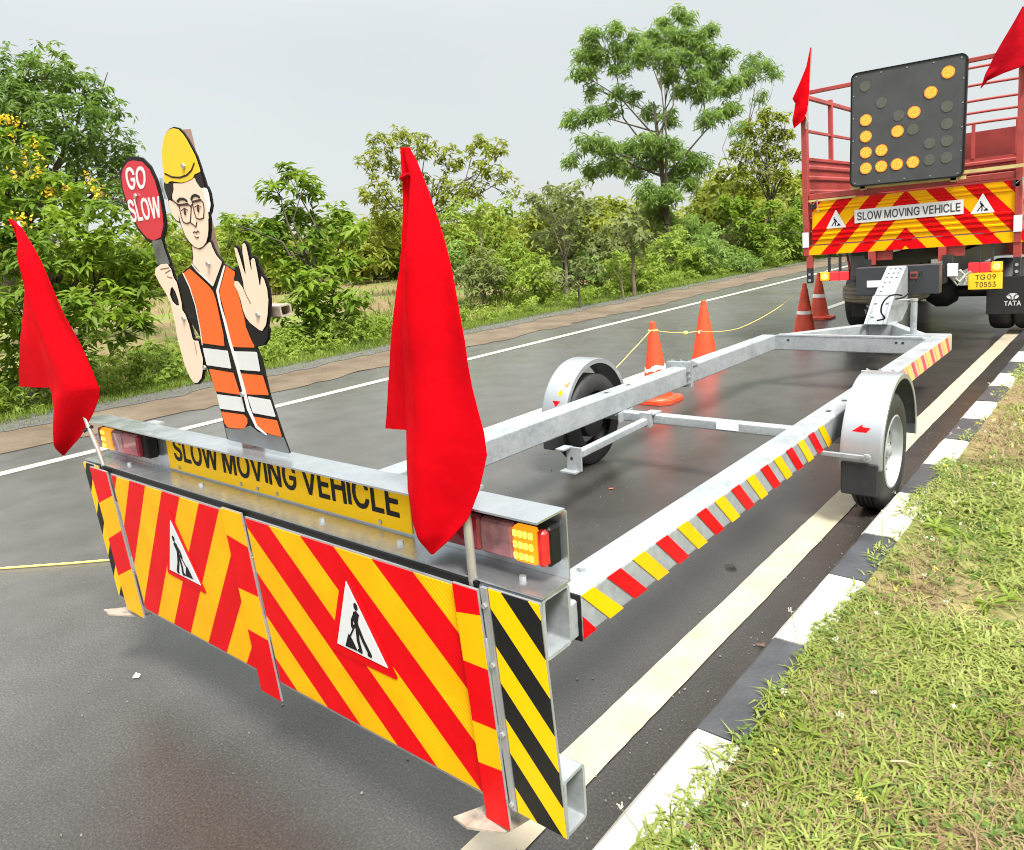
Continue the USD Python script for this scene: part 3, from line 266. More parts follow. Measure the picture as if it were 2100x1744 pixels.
pole_m = mat('dull_pole_steel', (0.42, 0.40, 0.37), 0.4, 0.6, 0.15, 18)
cone_m = mat('orange_cone_plastic', (0.74, 0.068, 0.020), 0.42, 0, 0.08, 7, rvar=0.08)
cone_old = mat('faded_orange_cone_plastic', (0.55, 0.062, 0.026), 0.5, 0, 0.2, 9, rvar=0.08)
cone_band = mat('reflective_cone_band', (0.75, 0.70, 0.66), 0.4, 0, 0.2, 22)
rope_m = mat('yellow_rope_fibre', (0.78, 0.62, 0.16), 0.8, 0, 0.15, 40)
amber = mat('amber_lens', (0.5, 0.10, 0.004), 0.15, 0, 0.1, 40, emit=(1.0, 0.24, 0.005), estr=0.32)
led_m = mat('lit_amber_led', (0.8, 0.3, 0.02), 0.3, 0, 0.1, 40, emit=(1.0, 0.50, 0.05), estr=0.726)
lamp_m = mat('lit_arrow_lamp', (0.50, 0.13, 0.01), 0.35, 0, 0.1, 40, emit=(1.0, 0.30, 0.02), estr=0.198)
lamp_hot = mat('bright_arrow_led', (0.8, 0.35, 0.06), 0.35, 0, 0.1, 40, emit=(1.0, 0.48, 0.08), estr=0.330)
lamp_ring = mat('arrow_lamp_rim', (0.70, 0.16, 0.01), 0.4, 0, 0.1, 40, emit=(1.0, 0.25, 0.01), estr=0.165)
lamp_off = mat('unlit_arrow_lamp', (0.085, 0.088, 0.070), 0.45, 0, 0.2, 60)
board_m = mat('dark_grey_board', (0.052, 0.054, 0.056), 0.55, 0, 0.15, 5, rvar=0.1)
maroon = mat('maroon_lens', (0.32, 0.035, 0.06), 0.1, 0, 0.35, 16, coat=0.6)
clear_lens = mat('smoky_clear_lens', (0.30, 0.13, 0.15), 0.12, 0, 0.45, 22, coat=0.5)
red_lens = mat('red_lens', (0.60, 0.012, 0.02), 0.12, 0, 0.2, 20, coat=0.6)
truck_red = mat('red_oxide_truck_paint', (0.32, 0.044, 0.036), 0.45, 0, 0.25, 3, rvar=0.1)
truck_pale = mat('sunbleached_truck_paint', (0.33, 0.053, 0.043), 0.45, 0, 0.15, 5)
dark_steel = mat('black_chassis_steel', (0.020, 0.021, 0.022), 0.55, 0, 0.3, 9)
attach_m = mat('black_mounting_plate', (0.035, 0.038, 0.043), 0.45, 0, 0.12, 6)
grey_paint = mat('grey_tank_paint', (0.30, 0.31, 0.31), 0.5, 0, 0.12, 7)
rust_m = mat('rusty_strap_steel', (0.40, 0.33, 0.27), 0.55, 0.3, 0.4, 22)
plate_y = mat('yellow_number_plate', (0.86, 0.56, 0.02), 0.4, 0, 0.05, 12)
rail_y = mat('dirty_yellow_rail_paint', (0.50, 0.40, 0.16), 0.55, 0, 0.2, 9)

def TB(v):
    """trailer frame -> world: the chassis is pitched about its axle."""
    t, wy = -0.010, 3.121; v = np.array(v, float); y, z = v[:, 1] - wy, v[:, 2] - 0.3
    return np.stack([v[:, 0], wy + y - t * z, 0.3 + z + t * y], 1)
BT, ZT = 0.074, 0.827
def bd(off): return lambda x, h, d: TB(np.stack([x, (ZT - h) * BT - off - d, h], 1))
def tb(mesh): return xf(mesh, TB)

# ================================================================== SETTING
KR = 0.012                                   # the road runs 0.7 degrees across the trailer
def rx(x, y): return x + KR * y
def hgt(x, y):
    """terrain height"""
    p = np.stack([x * 0.35, y * 0.35, np.zeros_like(x)], -1); n = meshkit.fbm(p, 3, 5) - 0.5
    p2 = np.stack([x * 2.3, y * 2.3, np.zeros_like(x)], -1); n2 = meshkit.fbm(p2, 3, 9) - 0.5
    xr = x - KR * y
    left = -0.02 + np.clip((-7.4 - xr) / 3, 0, 1) * (-0.02 + 0.22 * n) + np.clip((-14 - xr) / 60, 0, 1) * 0.9
    right = 0.09 + 0.05 * n * np.clip((xr - 1.15) / .3, .2, 1) + 0.035 * n2 * np.clip((xr - 1.2) / 0.3, 0, 1)
    mid = np.full_like(x, -0.05)
    return np.where(xr < -7.0, left, np.where(xr > 1.06, right, mid))
xs = np.unique(np.concatenate([-np.geomspace(8, 420, 46), np.linspace(-8, -5.6, 12), [-3, 0, 1.05, 1.07], np.linspace(1.12, 5, 60), np.geomspace(5.2, 420, 30)]))
ys = np.unique(np.concatenate([-np.geomspace(3, 200, 18), np.linspace(-3, 10, 110), np.geomspace(10.3, 600, 50)]))
GX, GY = np.meshgrid(xs, ys, indexing='ij'); GX2 = GX + KR * GY
gv = np.stack([GX2, GY, hgt(GX2, GY)], -1).reshape(-1, 3); ni, nj = GX.shape
I, J = np.meshgrid(np.arange(ni - 1), np.arange(nj - 1), indexing='ij'); q = (I * nj + J).ravel()
gf = np.vstack([np.stack([q, q + nj, q + nj + 1], 1), np.stack([q, q + nj + 1, q + 1], 1)])
ground_m = usdkit.material(stage, '/World/Looks/grassy_soil', {
    'g': ('geometry', {}), 'n': ('noise_texture', {'scale': 0.42, 'detail': 5, 'roughness': 0.65}), 'n2': ('noise_texture', {'scale': 9.0, 'detail': 6, 'roughness': 0.7}),
    'r': ('rgb_ramp', {'ramp': [(0.38, (0.24, 0.155, 0.09)), (0.50, (0.22, 0.18, 0.075)), (0.60, (0.17, 0.22, 0.04))]}),
    'r2': ('rgb_ramp', {'ramp': [(0.3, (0.45, 0.45, 0.45)), (0.7, (1.2, 1.2, 1.2))]}),
    'mx': ('mix_color', {'blend_type': 'multiply', 'fac': 1.0}), 'b': ('bump', {'distance': 0.02}), 'p': ('principled_bsdf', {'roughness': 0.9, 'specular_ior_level': 0.2})},
    [('g.position', 'n.vector'), ('g.position', 'n2.vector'), ('n.fac', 'r.fac'), ('n2.fac', 'r2.fac'), ('r.color', 'mx.a'), ('r2.color', 'mx.b'), ('mx.result', 'p.base_color'), ('n2.fac', 'b.height'), ('b.normal', 'p.normal')], surface='p.BSDF')
solo('ground', (gv, gf), ground_m, kind='structure', smooth=True)

road_m = usdkit.material(stage, '/World/Looks/wet_asphalt', {
    'g': ('geometry', {}), 'n': ('noise_texture', {'scale': 0.55, 'detail': 5, 'roughness': 0.6}), 'n2': ('noise_texture', {'scale': 120.0, 'detail': 4, 'roughness': 0.75}), 'v': ('voronoi_texture', {'scale': 95.0}),
    'n4': ('noise_texture', {'scale': 3.2, 'detail': 4, 'roughness': 0.6}),
    'r': ('rgb_ramp', {'ramp': [(0.30, (0.026, 0.025, 0.024)), (0.48, (0.050, 0.047, 0.045)), (0.62, (0.080, 0.076, 0.072)), (0.76, (0.20, 0.19, 0.18))]}),
    'r4': ('rgb_ramp', {'ramp': [(0.3, (0.84, 0.83, 0.82)), (0.7, (1.14, 1.14, 1.15))]}), 'mx': ('mix_color', {'blend_type': 'multiply', 'fac': 1.0}),
    # painted tones: drier far lanes plus sky sheen, wet kerb side plus trailer shade
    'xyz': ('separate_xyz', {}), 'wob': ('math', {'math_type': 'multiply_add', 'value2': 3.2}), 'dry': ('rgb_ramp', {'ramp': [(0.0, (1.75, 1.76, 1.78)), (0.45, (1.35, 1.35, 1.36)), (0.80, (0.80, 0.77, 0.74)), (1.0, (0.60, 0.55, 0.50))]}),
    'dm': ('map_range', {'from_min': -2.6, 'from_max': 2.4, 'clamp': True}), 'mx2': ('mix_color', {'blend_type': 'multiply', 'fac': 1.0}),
    'rr': ('map_range', {'from_min': 0.36, 'from_max': 0.64, 'to_min': 0.19, 'to_max': 0.31, 'clamp': True}),
    'b': ('bump', {'distance': 0.0022, 'strength': 0.5}), 'p': ('principled_bsdf', {'specular_ior_level': 0.5})},
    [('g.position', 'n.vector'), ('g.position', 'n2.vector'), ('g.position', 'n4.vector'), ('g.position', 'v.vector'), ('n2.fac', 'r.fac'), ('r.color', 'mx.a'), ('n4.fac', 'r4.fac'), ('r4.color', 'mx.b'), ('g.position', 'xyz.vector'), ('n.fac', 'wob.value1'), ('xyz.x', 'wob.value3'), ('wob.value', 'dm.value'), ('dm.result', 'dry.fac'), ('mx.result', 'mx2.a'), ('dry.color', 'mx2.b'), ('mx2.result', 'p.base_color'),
     ('n.fac', 'rr.value'), ('rr.result', 'p.roughness'), ('n2.fac', 'b.height'), ('b.normal', 'p.normal')], surface='p.BSDF')
def strip(xa, xb, y0, y1, z, step=None, wob=0.0, seed=1, wa=None, wb=None):
    n = max(2, int((y1 - y0) / (step or (y1 - y0))) + 1); yy = np.linspace(y0, y1, n); r = RS(seed)
    def edge(x, w):
        p = np.stack([yy * 1.7, np.full(n, x), np.zeros(n)], 1); return rx(x, yy) + w * (meshkit.fbm(p, 3, seed) - 0.5) * 2 + r.uniform(-.25, .25, n) * w
    a, b = edge(xa, wob if wa is None else wa), edge(xb, wob if wb is None else wb)
    v = np.concatenate([np.stack([a, yy, np.full(n, z)], 1), np.stack([b, yy, np.full(n, z)], 1)]); i = np.arange(n - 1)
    return v, np.vstack([np.stack([i, i + n, i + n + 1], 1), np.stack([i, i + n + 1, i + 1], 1)])
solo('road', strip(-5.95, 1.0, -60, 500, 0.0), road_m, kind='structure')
dirt_m = mat('reddish_shoulder_dirt', (0.095, 0.070, 0.046), 0.9, 0, 0.3, 1.6, 0.03, 18, spec=0.2, col2=(0.175, 0.135, 0.092), detail=6)
grav_m = mat('dark_shoulder_gravel', (0.07, 0.068, 0.064), 0.85, 0, 0.3, 14, 0.012, 60, spec=0.3, col2=(0.13, 0.125, 0.11), detail=6)
solo('shoulder', strip(-7.25, -5.85, -40, 160, 0.006, 0.15, 0.2, 3), dirt_m, kind='structure')
solo('gravel_edge', strip(-7.75, -7.05, -40, 160, 0.011, 0.15, 0.26, 8), grav_m, kind='structure')
paint_w = mat('white_road_paint', (0.38, 0.36, 0.29), 0.45, 0, 0.1, 9, 0.001, 150, col2=(0.52, 0.495, 0.41), detail=6)
paint_c = mat('cream_road_paint', (0.355, 0.295, 0.205), 0.5, 0, 0.1, 6, 0.0014, 160, col2=(0.47, 0.405, 0.30), detail=7)
solo('far_edge_line', strip(-5.16, -5.02, -40, 300, 0.004, 0.6, 0.004, 4), paint_w, kind='structure')
solo('near_edge_line', strip(0.652, 0.790, -12, 200, 0.004, 0.05, 0.005, 6), paint_c, kind='structure')
for y0 in (-5.1, 3.35, 11.9, 20.6, 29.3, 38):
    solo('lane_dash', strip(-2.30, -2.17, y0, y0 + 3.05, 0.004, 0.1, 0.004, 7), paint_w, kind='structure')

# kerb of painted stones
kerb = thing('kerb', None, None, kind='structure')
k_white = mat('white_kerb_paint', (0.36, 0.34, 0.285), 0.6, 0, 0.1, 4, 0.003, 60, col2=(0.53, 0.515, 0.465), detail=7)
k_black = mat('black_kerb_paint', (0.030, 0.032, 0.036), 0.42, 0, 0.2, 6, 0.002, 60, col2=(0.058, 0.061, 0.067), detail=6)
kb = [-2.68, -2.1, -1.53, -0.95, -0.38, 0.195 - 0.0, 0.77, 1.373, 1.969, 2.465, 3.099, 3.648, 4.24]
kb = [-2.72, -2.14, -1.55, -0.97, -0.39, 0.77] [:0] + [-2.7, -2.12, -1.55, -0.97, -0.39, 0.77, 1.373, 1.969, 2.465, 3.099, 3.648, 4.24]
while kb[-1] < 32: kb.append(kb[-1] + 0.58)
for i in range(len(kb) - 1):
    white = (i % 2 == 0)
    a, b = kb[i] + 0.003, kb[i + 1] - 0.003; r = RS(100 + i)
    n = 7
    yy = np.linspace(a, b, n); prof = [(0.985, -0.04), (0.985, 0.088), (0.999, 0.102), (1.105, 0.104 + r.uniform(-.003, .003)), (1.128, 0.10), (1.14, 0.085), (1.14, -0.04)]
    V = np.array([[rx(px, y) + r.uniform(-.002, .002), y, pz + r.uniform(-.0016, .0016)] for y in yy for px, pz in prof]); k = len(prof); F = []
    for s in range(n - 1):
        for c in range(k - 1):
            A = s * k + c; F += [(A, A + k, A + k + 1), (A, A + k + 1, A + 1)]
    for c in range(1, k - 1): F += [(0, c, c + 1), ((n - 1) * k, (n - 1) * k + c + 1, (n - 1) * k + c)]
    part(kerb, 'kerb_stone', (V, np.array(F)), k_white if white else k_black, smooth=30)

# ------------------------------------------------------------------ blades, leaves
def blades(P, h, w, lean, az, seg=2, curl=0.5):
    """grass blades: bent strips. P (n,3) roots, h heights, w widths, lean (0..1), az azimuth."""
    n = len(P); d = np.stack([np.cos(az), np.sin(az), np.zeros(n)], 1); s = np.stack([-np.sin(az), np.cos(az), np.zeros(n)], 1)
    rows = []
    for k in range(seg + 1):
        t = k / seg; off = d * (lean * h * (t ** (1 + curl)))[:, None]; zz = h * t * np.sqrt(np.clip(1 - (lean * t * 0.8) ** 2, 0.05, 1)); c = P + off; c[:, 2] += zz
        wk = w * (1 - t ** 2) * 0.5
        if k < seg: rows += [c - s * wk[:, None], c + s * wk[:, None]]
        else: rows += [c]
    V = np.stack(rows, 1).reshape(-1, 3); m = 2 * seg + 1; o = np.arange(n)[:, None] * m; F = []
    for k in range(seg - 1): F += [o + [2 * k, 2 * k + 1, 2 * k + 3], o + [2 * k, 2 * k + 3, 2 * k + 2]]
    F += [o + [2 * seg - 2, 2 * seg - 1, 2 * seg]]
    return V, np.vstack(F)
def leaves(C, N, L, W, az, droop, rs):
    """diamond leaves: C base points, N the up direction of their cluster, az the direction round it."""
    n = len(C); up = N / np.linalg.norm(N, axis=1, keepdims=True)
    ref = np.where(np.abs(up[:, 2:3]) > 0.9, [[1.0, 0, 0]], [[0, 0, 1.0]]); a = np.cross(up, ref); a /= np.linalg.norm(a, axis=1, keepdims=True); b = np.cross(up, a)
    d = a * np.cos(az)[:, None] + b * np.sin(az)[:, None]; s = np.cross(d, up)
    d2 = d - up * droop[:, None]; d2 /= np.linalg.norm(d2, axis=1, keepdims=True)
    mid = C + d2 * (L * 0.45)[:, None] + up * (L * 0.08)[:, None]; tip = C + d2 * L[:, None] - up * (L * droop * 0.3)[:, None]
    V = np.stack([C, mid - s * (W / 2)[:, None], tip, mid + s * (W / 2)[:, None]], 1).reshape(-1, 3); o = np.arange(n)[:, None] * 4
    return V, np.vstack([o + [0, 1, 2], o + [0, 2, 3]])
def foliage(blobs, dens, L, W, per, seed, layered=0.5, droop=0.35, rmin=0.45, flat_=0.85, spread=1.0):
    """leaf clusters spread through the blobs; dens = clusters per square metre of blob section."""
    r = RS(seed); V, F, o = [], [], 0
    for (x, y, z, R) in blobs:
        n = max(6, int(dens * math.pi * R * R)); d = r.normal(size=(n, 3)); d /= np.linalg.norm(d, axis=1, keepdims=True)
        rad = R * (rmin + (1 - rmin) * r.uniform(0, 1, n) ** 0.6) * (1 + 0.14 * r.normal(size=n)); c = np.array([x, y, z]) + d * rad[:, None] * [1.0, 1.0, flat_]
        N = d * (1 - layered) + np.array([0, 0, layered * 1.4]) + 0.28 * r.normal(size=(n, 3))
        C = np.repeat(c, per, 0); NN = np.repeat(N, per, 0) + 0.12 * r.normal(size=(n * per, 3)); m = n * per
        az = np.tile(np.arange(per) / per * 2 * np.pi, n) + np.repeat(r.uniform(0, 6.28, n), per) + 0.25 * r.normal(size=m)
        ll = L * r.uniform(0.65, 1.25, m); C = C + r.normal(size=(m, 3)) * L * 0.16 * spread
        v, f = leaves(C, NN, ll, ll * W / L, az, droop + 0.25 * r.normal(size=m), r); V.append(v); F.append(f + o); o += len(v)
    return np.vstack(V), np.vstack(F)
def limbs(base, blobs, r0, seed, twist=0.12, maxl=26):
    r = RS(seed); base = np.array(base, float); B = np.array(blobs); out = []
    top = B[:, :3].mean(0); lo = B[:, 2].min()
    fork = base * 0.6 + top * 0.4; fork[2] = base[2] + 0.32 * (top[2] - base[2]) + 0.1
    pts = [base - [0, 0, 0.15], base * 0.7 + fork * 0.3 + r.normal(size=3) * .04, fork, top * 0.75 + fork * 0.25, top]
    out.append(tube(pts, [r0 * 1.25, r0, r0 * 0.8, r0 * 0.45, r0 * 0.2], 8))
    idx = r.permutation(len(B))[:maxl]
    for i in idx:
        t = r.uniform(0.05, 0.8); s = fork * (1 - t) + top * t; e = B[i, :3] + r.normal(size=3) * B[i, 3] * 0.2
        if np.linalg.norm(e - s) < 0.15: continue
        mid = s * 0.5 + e * 0.5 + r.normal(size=3) * np.linalg.norm(e - s) * twist; mid[2] -= 0.05
        rr = r0 * 0.42 * (1 - 0.5 * t)
        out.append(tube([s, mid, e], [rr, rr * 0.62, rr * 0.2], 5))
        for _ in range(2):
            e2 = e + r.normal(size=3) * B[i, 3] * 0.55; out.append(tube([mid * 0.4 + e * 0.6, e2], [rr * 0.4, rr * 0.12], 4))
    return merge(out)
bark = mat('brown_bark', (0.085, 0.068, 0.05), 0.9, 0, 0.35, 9, 0.01, 40, spec=0.2)
pale_bark = mat('pale_bark', (0.13, 0.105, 0.075), 0.9, 0, 0.3, 8, 0.008, 40, spec=0.2)
LM = {'bright': leaf_mat('layered_tree_leaf', (0.090, 0.173, 0.014), (0.480, 0.637, 0.044)),
      'deep': leaf_mat('deep_green_leaf', (0.095, 0.179, 0.031), (0.306, 0.421, 0.055)),
      'feather': leaf_mat('feathery_leaf', (0.174, 0.278, 0.057), (0.448, 0.602, 0.138)),
      'olive': leaf_mat('yellow_green_leaf', (0.190, 0.223, 0.020), (0.476, 0.521, 0.072)),
      'lime': leaf_mat('lime_leaf', (0.190, 0.289, 0.026), (0.476, 0.545, 0.095)),
      'grey': leaf_mat('grey_green_leaf', (0.167, 0.204, 0.065), (0.406, 0.451, 0.143)),
      'weed': leaf_mat('weed_leaf', (0.192, 0.278, 0.029), (0.480, 0.584, 0.096))}
def tree(key, name, label, cat, leaf, dens, L, W, per, r0, seed, bark_m=None, group=None, **kw):
    blobs, base = TREES[key]; base = [base[0], base[1], float(hgt(np.array([base[0]]), np.array([base[1]]))[0])]
    t = thing(name, label, cat, base, group)
    maxl = kw.pop('maxl', 26); gr = kw.pop('grow', 1.0); blobs = [(x, y, z, R * gr) for x, y, z, R in blobs]
    part(t, 'trunk' if cat == 'tree' else 'stems', limbs(base, blobs, r0, seed, maxl=maxl), bark_m or bark, smooth=True)
    part(t, 'crown' if cat == 'tree' else 'foliage', foliage(blobs, dens, L, W, per, seed + 1, **kw), LM[leaf])
    return t, blobs
tree('tall_left', 'roadside_tree', 'tall dark green tree rising behind the yellow flowered tree at far left', 'tree', 'deep', 95, .15, .06, 6, .17, 11, layered=.6, rmin=.5)
t1, b1 = tree('front_left', 'flowering_tree', 'bushy tree with layered bright leaves and yellow blossoms beside the left flag', 'tree', 'bright', 84, .155, .066, 8, .12, 21, layered=.85, droop=.3, flat_=.8)
r = RS(5); fl = []
bl = np.array([[-13.5, 1.2, 3.1]]); 
for (x, y, z, R) in b1[:8]:
    n = 9 if x < -8.3 else 4
    d = r.normal(size=(n, 3)); d[:, 2] = np.abs(d[:, 2]); d[:, 1] -= .6; d /= np.linalg.norm(d, axis=1, keepdims=True); fl.append(np.array([x, y, z]) + d * R * 1.05)
fl = np.vstack(fl); fl = fl[r.uniform(0, 1, len(fl)) < np.clip((fl[:, 2] - 1.9) * 1.2, 0, 0.9)]
C = np.repeat(fl, 14, 0) + r.normal(size=(len(fl) * 14, 3)) * .04
part(t1, 'blossoms', leaves(C, r.normal(size=C.shape) + [0, 0, 1], np.full(len(C), .05), np.full(len(C), .035), r.uniform(0, 6.28, len(C)), np.full(len(C), .2), r), mat('yellow_blossom', (0.75, 0.50, 0.02), 0.6, 0, 0.15, 9, trans=.3))
tree('mid_left', 'layered_tree', 'small layered tree with a pointed top standing right of the cutout figure', 'tree', 'bright', 48, .20, .09, 8, .085, 31, layered=.9, droop=.3, flat_=.72)
tree('behind_sign', 'low_tree', 'low bushy tree seen directly behind the cutout figure', 'tree', 'lime', 55, .17, .07, 7, .07, 41, layered=.7)
tree('thin_centre', 'thin_crowned_tree', 'pale thin crowned tree with see-through branches behind the near flag tip', 'tree', 'olive', 40, .22, .08, 7, .10, 51, bark, layered=.75, flat_=.8)
tree('bright_bush', 'light_green_tree', 'light green bushy tree just right of the near flag', 'tree', 'lime', 48, .18, .075, 6, .06, 61, layered=.7)
tree('broad_tree', 'grey_leaved_tree', 'broad olive tree with several thin trunks left of the tallest tree', 'tree', 'grey', 60, .15, .075, 6, .05, 71, pale_bark, layered=.65)
tree('grey_green', 'middle_tree', 'rounded dull green tree in the middle of the far verge', 'tree', 'grey', 50, .17, .08, 6, .06, 75, layered=.65)
tree('tall_feathery', 'feathery_tree', 'tallest tree with feathery mid green crown in front of the truck', 'tree', 'feather', 70, .22, .046, 12, .13, 81, bark, layered=.7, droop=.42, flat_=.8, maxl=14, rmin=.25, grow=1.14, spread=1.6)
tree('airy_right', 'airy_tree', 'airy pale tree with bare looking limbs right of the tallest tree', 'tree', 'feather', 60, .22, .036, 11, .05, 91, pale_bark, layered=.7, droop=.5, grow=1.25, spread=1.6)
tree('yellow_green', 'yellow_green_tree', 'yellow green leafy tree next to the truck cage', 'tree', 'olive', 60, .19, .085, 7, .10, 101, layered=.75, rmin=.3, grow=1.15)
tree('dark_right', 'dark_leaved_tree', 'dark leaved low tree under the yellow green tree beside the truck', 'tree', 'bright', 45, .22, .11, 6, .08, 111, layered=.7)
tree('feathery_bush', 'feathery_bush', 'soft feathery green bush on the far verge between tallest tree and round bush', 'bush', 'feather', 80, .17, .028, 9, .04, 121, layered=.45)
tree('round_bush', 'round_bush', 'small round blue green bush at the road edge left of the truck', 'bush', 'feather', 190, .11, .04, 6, .03, 131, layered=.4)
tree('big_leaf_shrub', 'large_leaved_shrub', 'large leaved grey green shrub on a slim leaning stem', 'bush', 'grey', 50, .17, .11, 6, .05, 141, pale_bark)
tree('low_shrub', 'low_shrub', 'low dark shrub spreading along the far verge', 'bush', 'grey', 75, .13, .06, 6, .03, 151, layered=.6)
tree('lime_shrub', 'lime_shrub', 'small lime green shrub in front of the large leaved shrub', 'bush', 'lime', 80, .12, .06, 6, .025, 161, pale_bark)
tree('verge_bush', 'verge_bush', 'leafy green bush on the verge under the flowering tree', 'bush', 'weed', 130, .10, .05, 6, .02, 171, layered=.7)
tree('verge_bush2', 'verge_bush', 'weedy bush at the foot of the layered tree', 'bush', 'weed', 130, .10, .05, 6, .02, 181, layered=.7)

for k_, lf, lb_ in ((2, 'feather', 'feathery bush of the far thicket just right of the near flag edge'), (3, 'grey', 'grey green thicket bush below the light green tree'), (4, 'lime', 'light green thicket bush under the left side of the broad olive tree'),
                    (5, 'weed', 'low leafy thicket bush closest to the road below the broad olive tree'), (6, 'feather', 'feathery thicket bush just right of the broad olive tree'), (7, 'grey', 'grey green thicket bush left of the large leaved shrub'),
                    (8, 'lime', 'light green thicket bush nearest the road under the tallest tree'), (9, 'weed', 'leafy thicket bush at the foot of the tallest trunk'), (10, 'feather', 'feathery thicket bush right of the tallest trunk'),
                    (11, 'grey', 'grey green thicket bush behind the round bush'), (12, 'lime', 'light green thicket bush just right of the round bush'), (13, 'weed', 'leafy thicket bush beside the left edge of the truck'),
                    (14, 'feather', 'tall feathery thicket bush half hidden by the truck corner'), (15, 'grey', 'grey green thicket bush farther back under the tallest crown')):
    tree('thicket%d' % k_, 'thicket_bush', lb_, 'bush', lf, 62, .15, .065, 7, .03, 300 + 7 * k_, layered=.65, group='bushes of the thicket along the far verge')
# far belt of trees beyond the field (one mass)
r = RS(77); fb = []
for az in np.arange(-84, -6, 0.75):
    D = r.uniform(30, 52); a = math.radians(az + r.uniform(-.4, .4)); H = r.uniform(1.3, 2.4) * (1 + .5 * meshkit.noise(np.array([[az * .15, 0, 0]]))[0])
    for k in range(4):
        fb.append((D * math.sin(a) + r.uniform(-2, 2), D * math.cos(a) + r.uniform(-2, 2), .6 + H * (k + .5) / 4.2, r.uniform(.7, 1.2)))
solo('distant_trees', foliage(fb, 14, .40, .2, 6, 78, layered=.7, rmin=.3), LM['olive'], kind='stuff', label='distant belt of yellow green trees beyond the field', cat='trees')

# grass of the far verge, weeds, near lawn
def scatter(n, x0, x1, y0, y1, seed, fn=None):
    r = RS(seed); x = r.uniform(x0, x1, n); y = r.uniform(y0, y1, n); x = x + KR * y
    if fn is not None:
        k = r.uniform(0, 1, n) < fn(x, y); x, y = x[k], y[k]
    z = hgt(x, y); xr = x - KR * y; z = np.where((xr > .99) & (xr < 1.145), .102, z)      # what grows over the kerb lies on its top
    return np.stack([x, y, z], 1), r
grass_m = leaf_mat('verge_grass_blade', (0.101, 0.156, 0.015), (0.327, 0.405, 0.047), trans=.35, nscale=.8)
V = []
for n, (a, b, y0, y1), hh, ww, sd_ in ((15000, (-8.0, -6.85, -3, 30), .06, .012, 9), (52000, (-8.9, -7.45, -3, 14), .10, .011, 1), (36000, (-10.2, -7.45, 14, 32), .12, .02, 2), (15000, (-13, -8.8, -3, 16), .13, .018, 3), (9000, (-30, -9, 6, 40), .2, .035, 4)):
    P, r = scatter(n, a, b, y0, y1, sd_, lambda x, y: np.clip(1.6 * meshkit.fbm(np.stack([x * .6, y * .6, x * 0], 1), 3, 3) - .25 + .9 * (x > -8.6), 0, 1)); k = len(P)
    V.append(blades(P, hh * r.uniform(.4, 1.3, k), ww * r.uniform(.6, 1.3, k), r.uniform(.1, .8, k), r.uniform(0, 6.28, k)))
solo('verge_grass', V, grass_m, kind='stuff', label='bright green grass along the far side of the road', cat='grass')
P, r = scatter(2600, -10.5, -7.9, -2, 30, 12, lambda x, y: np.clip(2.2 * meshkit.fbm(np.stack([x * .9, y * .5, x * 0], 1), 3, 7) - .75, 0, 1)); bl = np.column_stack([P[:, 0], P[:, 1], P[:, 2] + r.uniform(.03, .3, len(P)), r.uniform(.06, .2, len(P))])
solo('verge_weeds', foliage(bl, 170, .075, .04, 5, 13), LM['weed'], kind='stuff', label='leafy weeds growing along the far verge', cat='weeds')

near_m = leaf_mat('lawn_blade', (0.189, 0.237, 0.031), (0.644, 0.662, 0.241), trans=.35, rough=.45, nscale=2.2)
dry_m = leaf_mat('dry_straw_blade', (0.203, 0.132, 0.063), (0.514, 0.428, 0.242), trans=.2, nscale=3)
def lawn_cov(x, y):
    n = meshkit.fbm(np.stack([x * 1.5, y * 1.5, x * 0], 1), 4, 21); e = 1.10 + .07 * (meshkit.fbm(np.stack([y * 3.5, x * 0, x * 0], 1), 3, 5) - .5) * 2 - .16 * np.clip(meshkit.fbm(np.stack([y * .9, x * 0 + 7, x * 0], 1), 2, 15) - .52, 0, .5)
    return np.clip((n - .36) * 3.6 + .22, .05, 1) * (x - KR * y > e)
V = []
for n, box_, hh, ww, sd_ in ((92000, (1.06, 3.3, -.6, 2.6), .054, .0075, 31), (105000, (1.06, 4.2, 2.6, 6.5), .066, .0095, 32), (90000, (1.06, 6, 6.5, 16), .07, .014, 33), (24000, (1.1, 10, 16, 45), .08, .03, 34)):
    P, r = scatter(n, *box_, sd_, lawn_cov); k = len(P); cl_ = meshkit.fbm(np.stack([P[:, 0] * 4, P[:, 1] * 4, P[:, 0] * 0], 1), 3, 77); near = np.clip((P[:, 0] - KR * P[:, 1] - 1.06) / .22, .6, 1); V.append(blades(P, hh * near * (.35 + 1.5 * np.clip(cl_ - .25, 0, 1)) * r.uniform(.4, 1.4, k), ww * r.uniform(.4, 1.5, k), r.uniform(.7, 2.3, k), r.uniform(0, 6.28, k), seg=2))
solo('lawn_grass', V, near_m, kind='stuff', label='short patchy green grass covering the verge beside the kerb', cat='grass')
V = []
for n, box_, hh, ww, sd_ in ((28000, (1.1, 3.3, -.6, 2.6), .044, .0046, 41), (17000, (1.1, 4.2, 2.6, 6.5), .052, .0065, 42)):
    P, r = scatter(n, *box_, sd_, lambda x, y: np.clip((meshkit.fbm(np.stack([x * 1.3, y * 1.3, x * 0 + 3], 1), 3, 51) - .42) * 4 + .35, .12, 1) * (x - KR * y > 1.2)); k = len(P)
    V.append(blades(P, hh * r.uniform(.3, 1.7, k), ww * r.uniform(.6, 1.3, k), r.uniform(.8, 2.2, k), r.uniform(0, 6.28, k), seg=2))
solo('dry_grass', V, dry_m, kind='stuff', label='dry straw coloured grass mixed into the lawn beside the kerb', cat='grass')
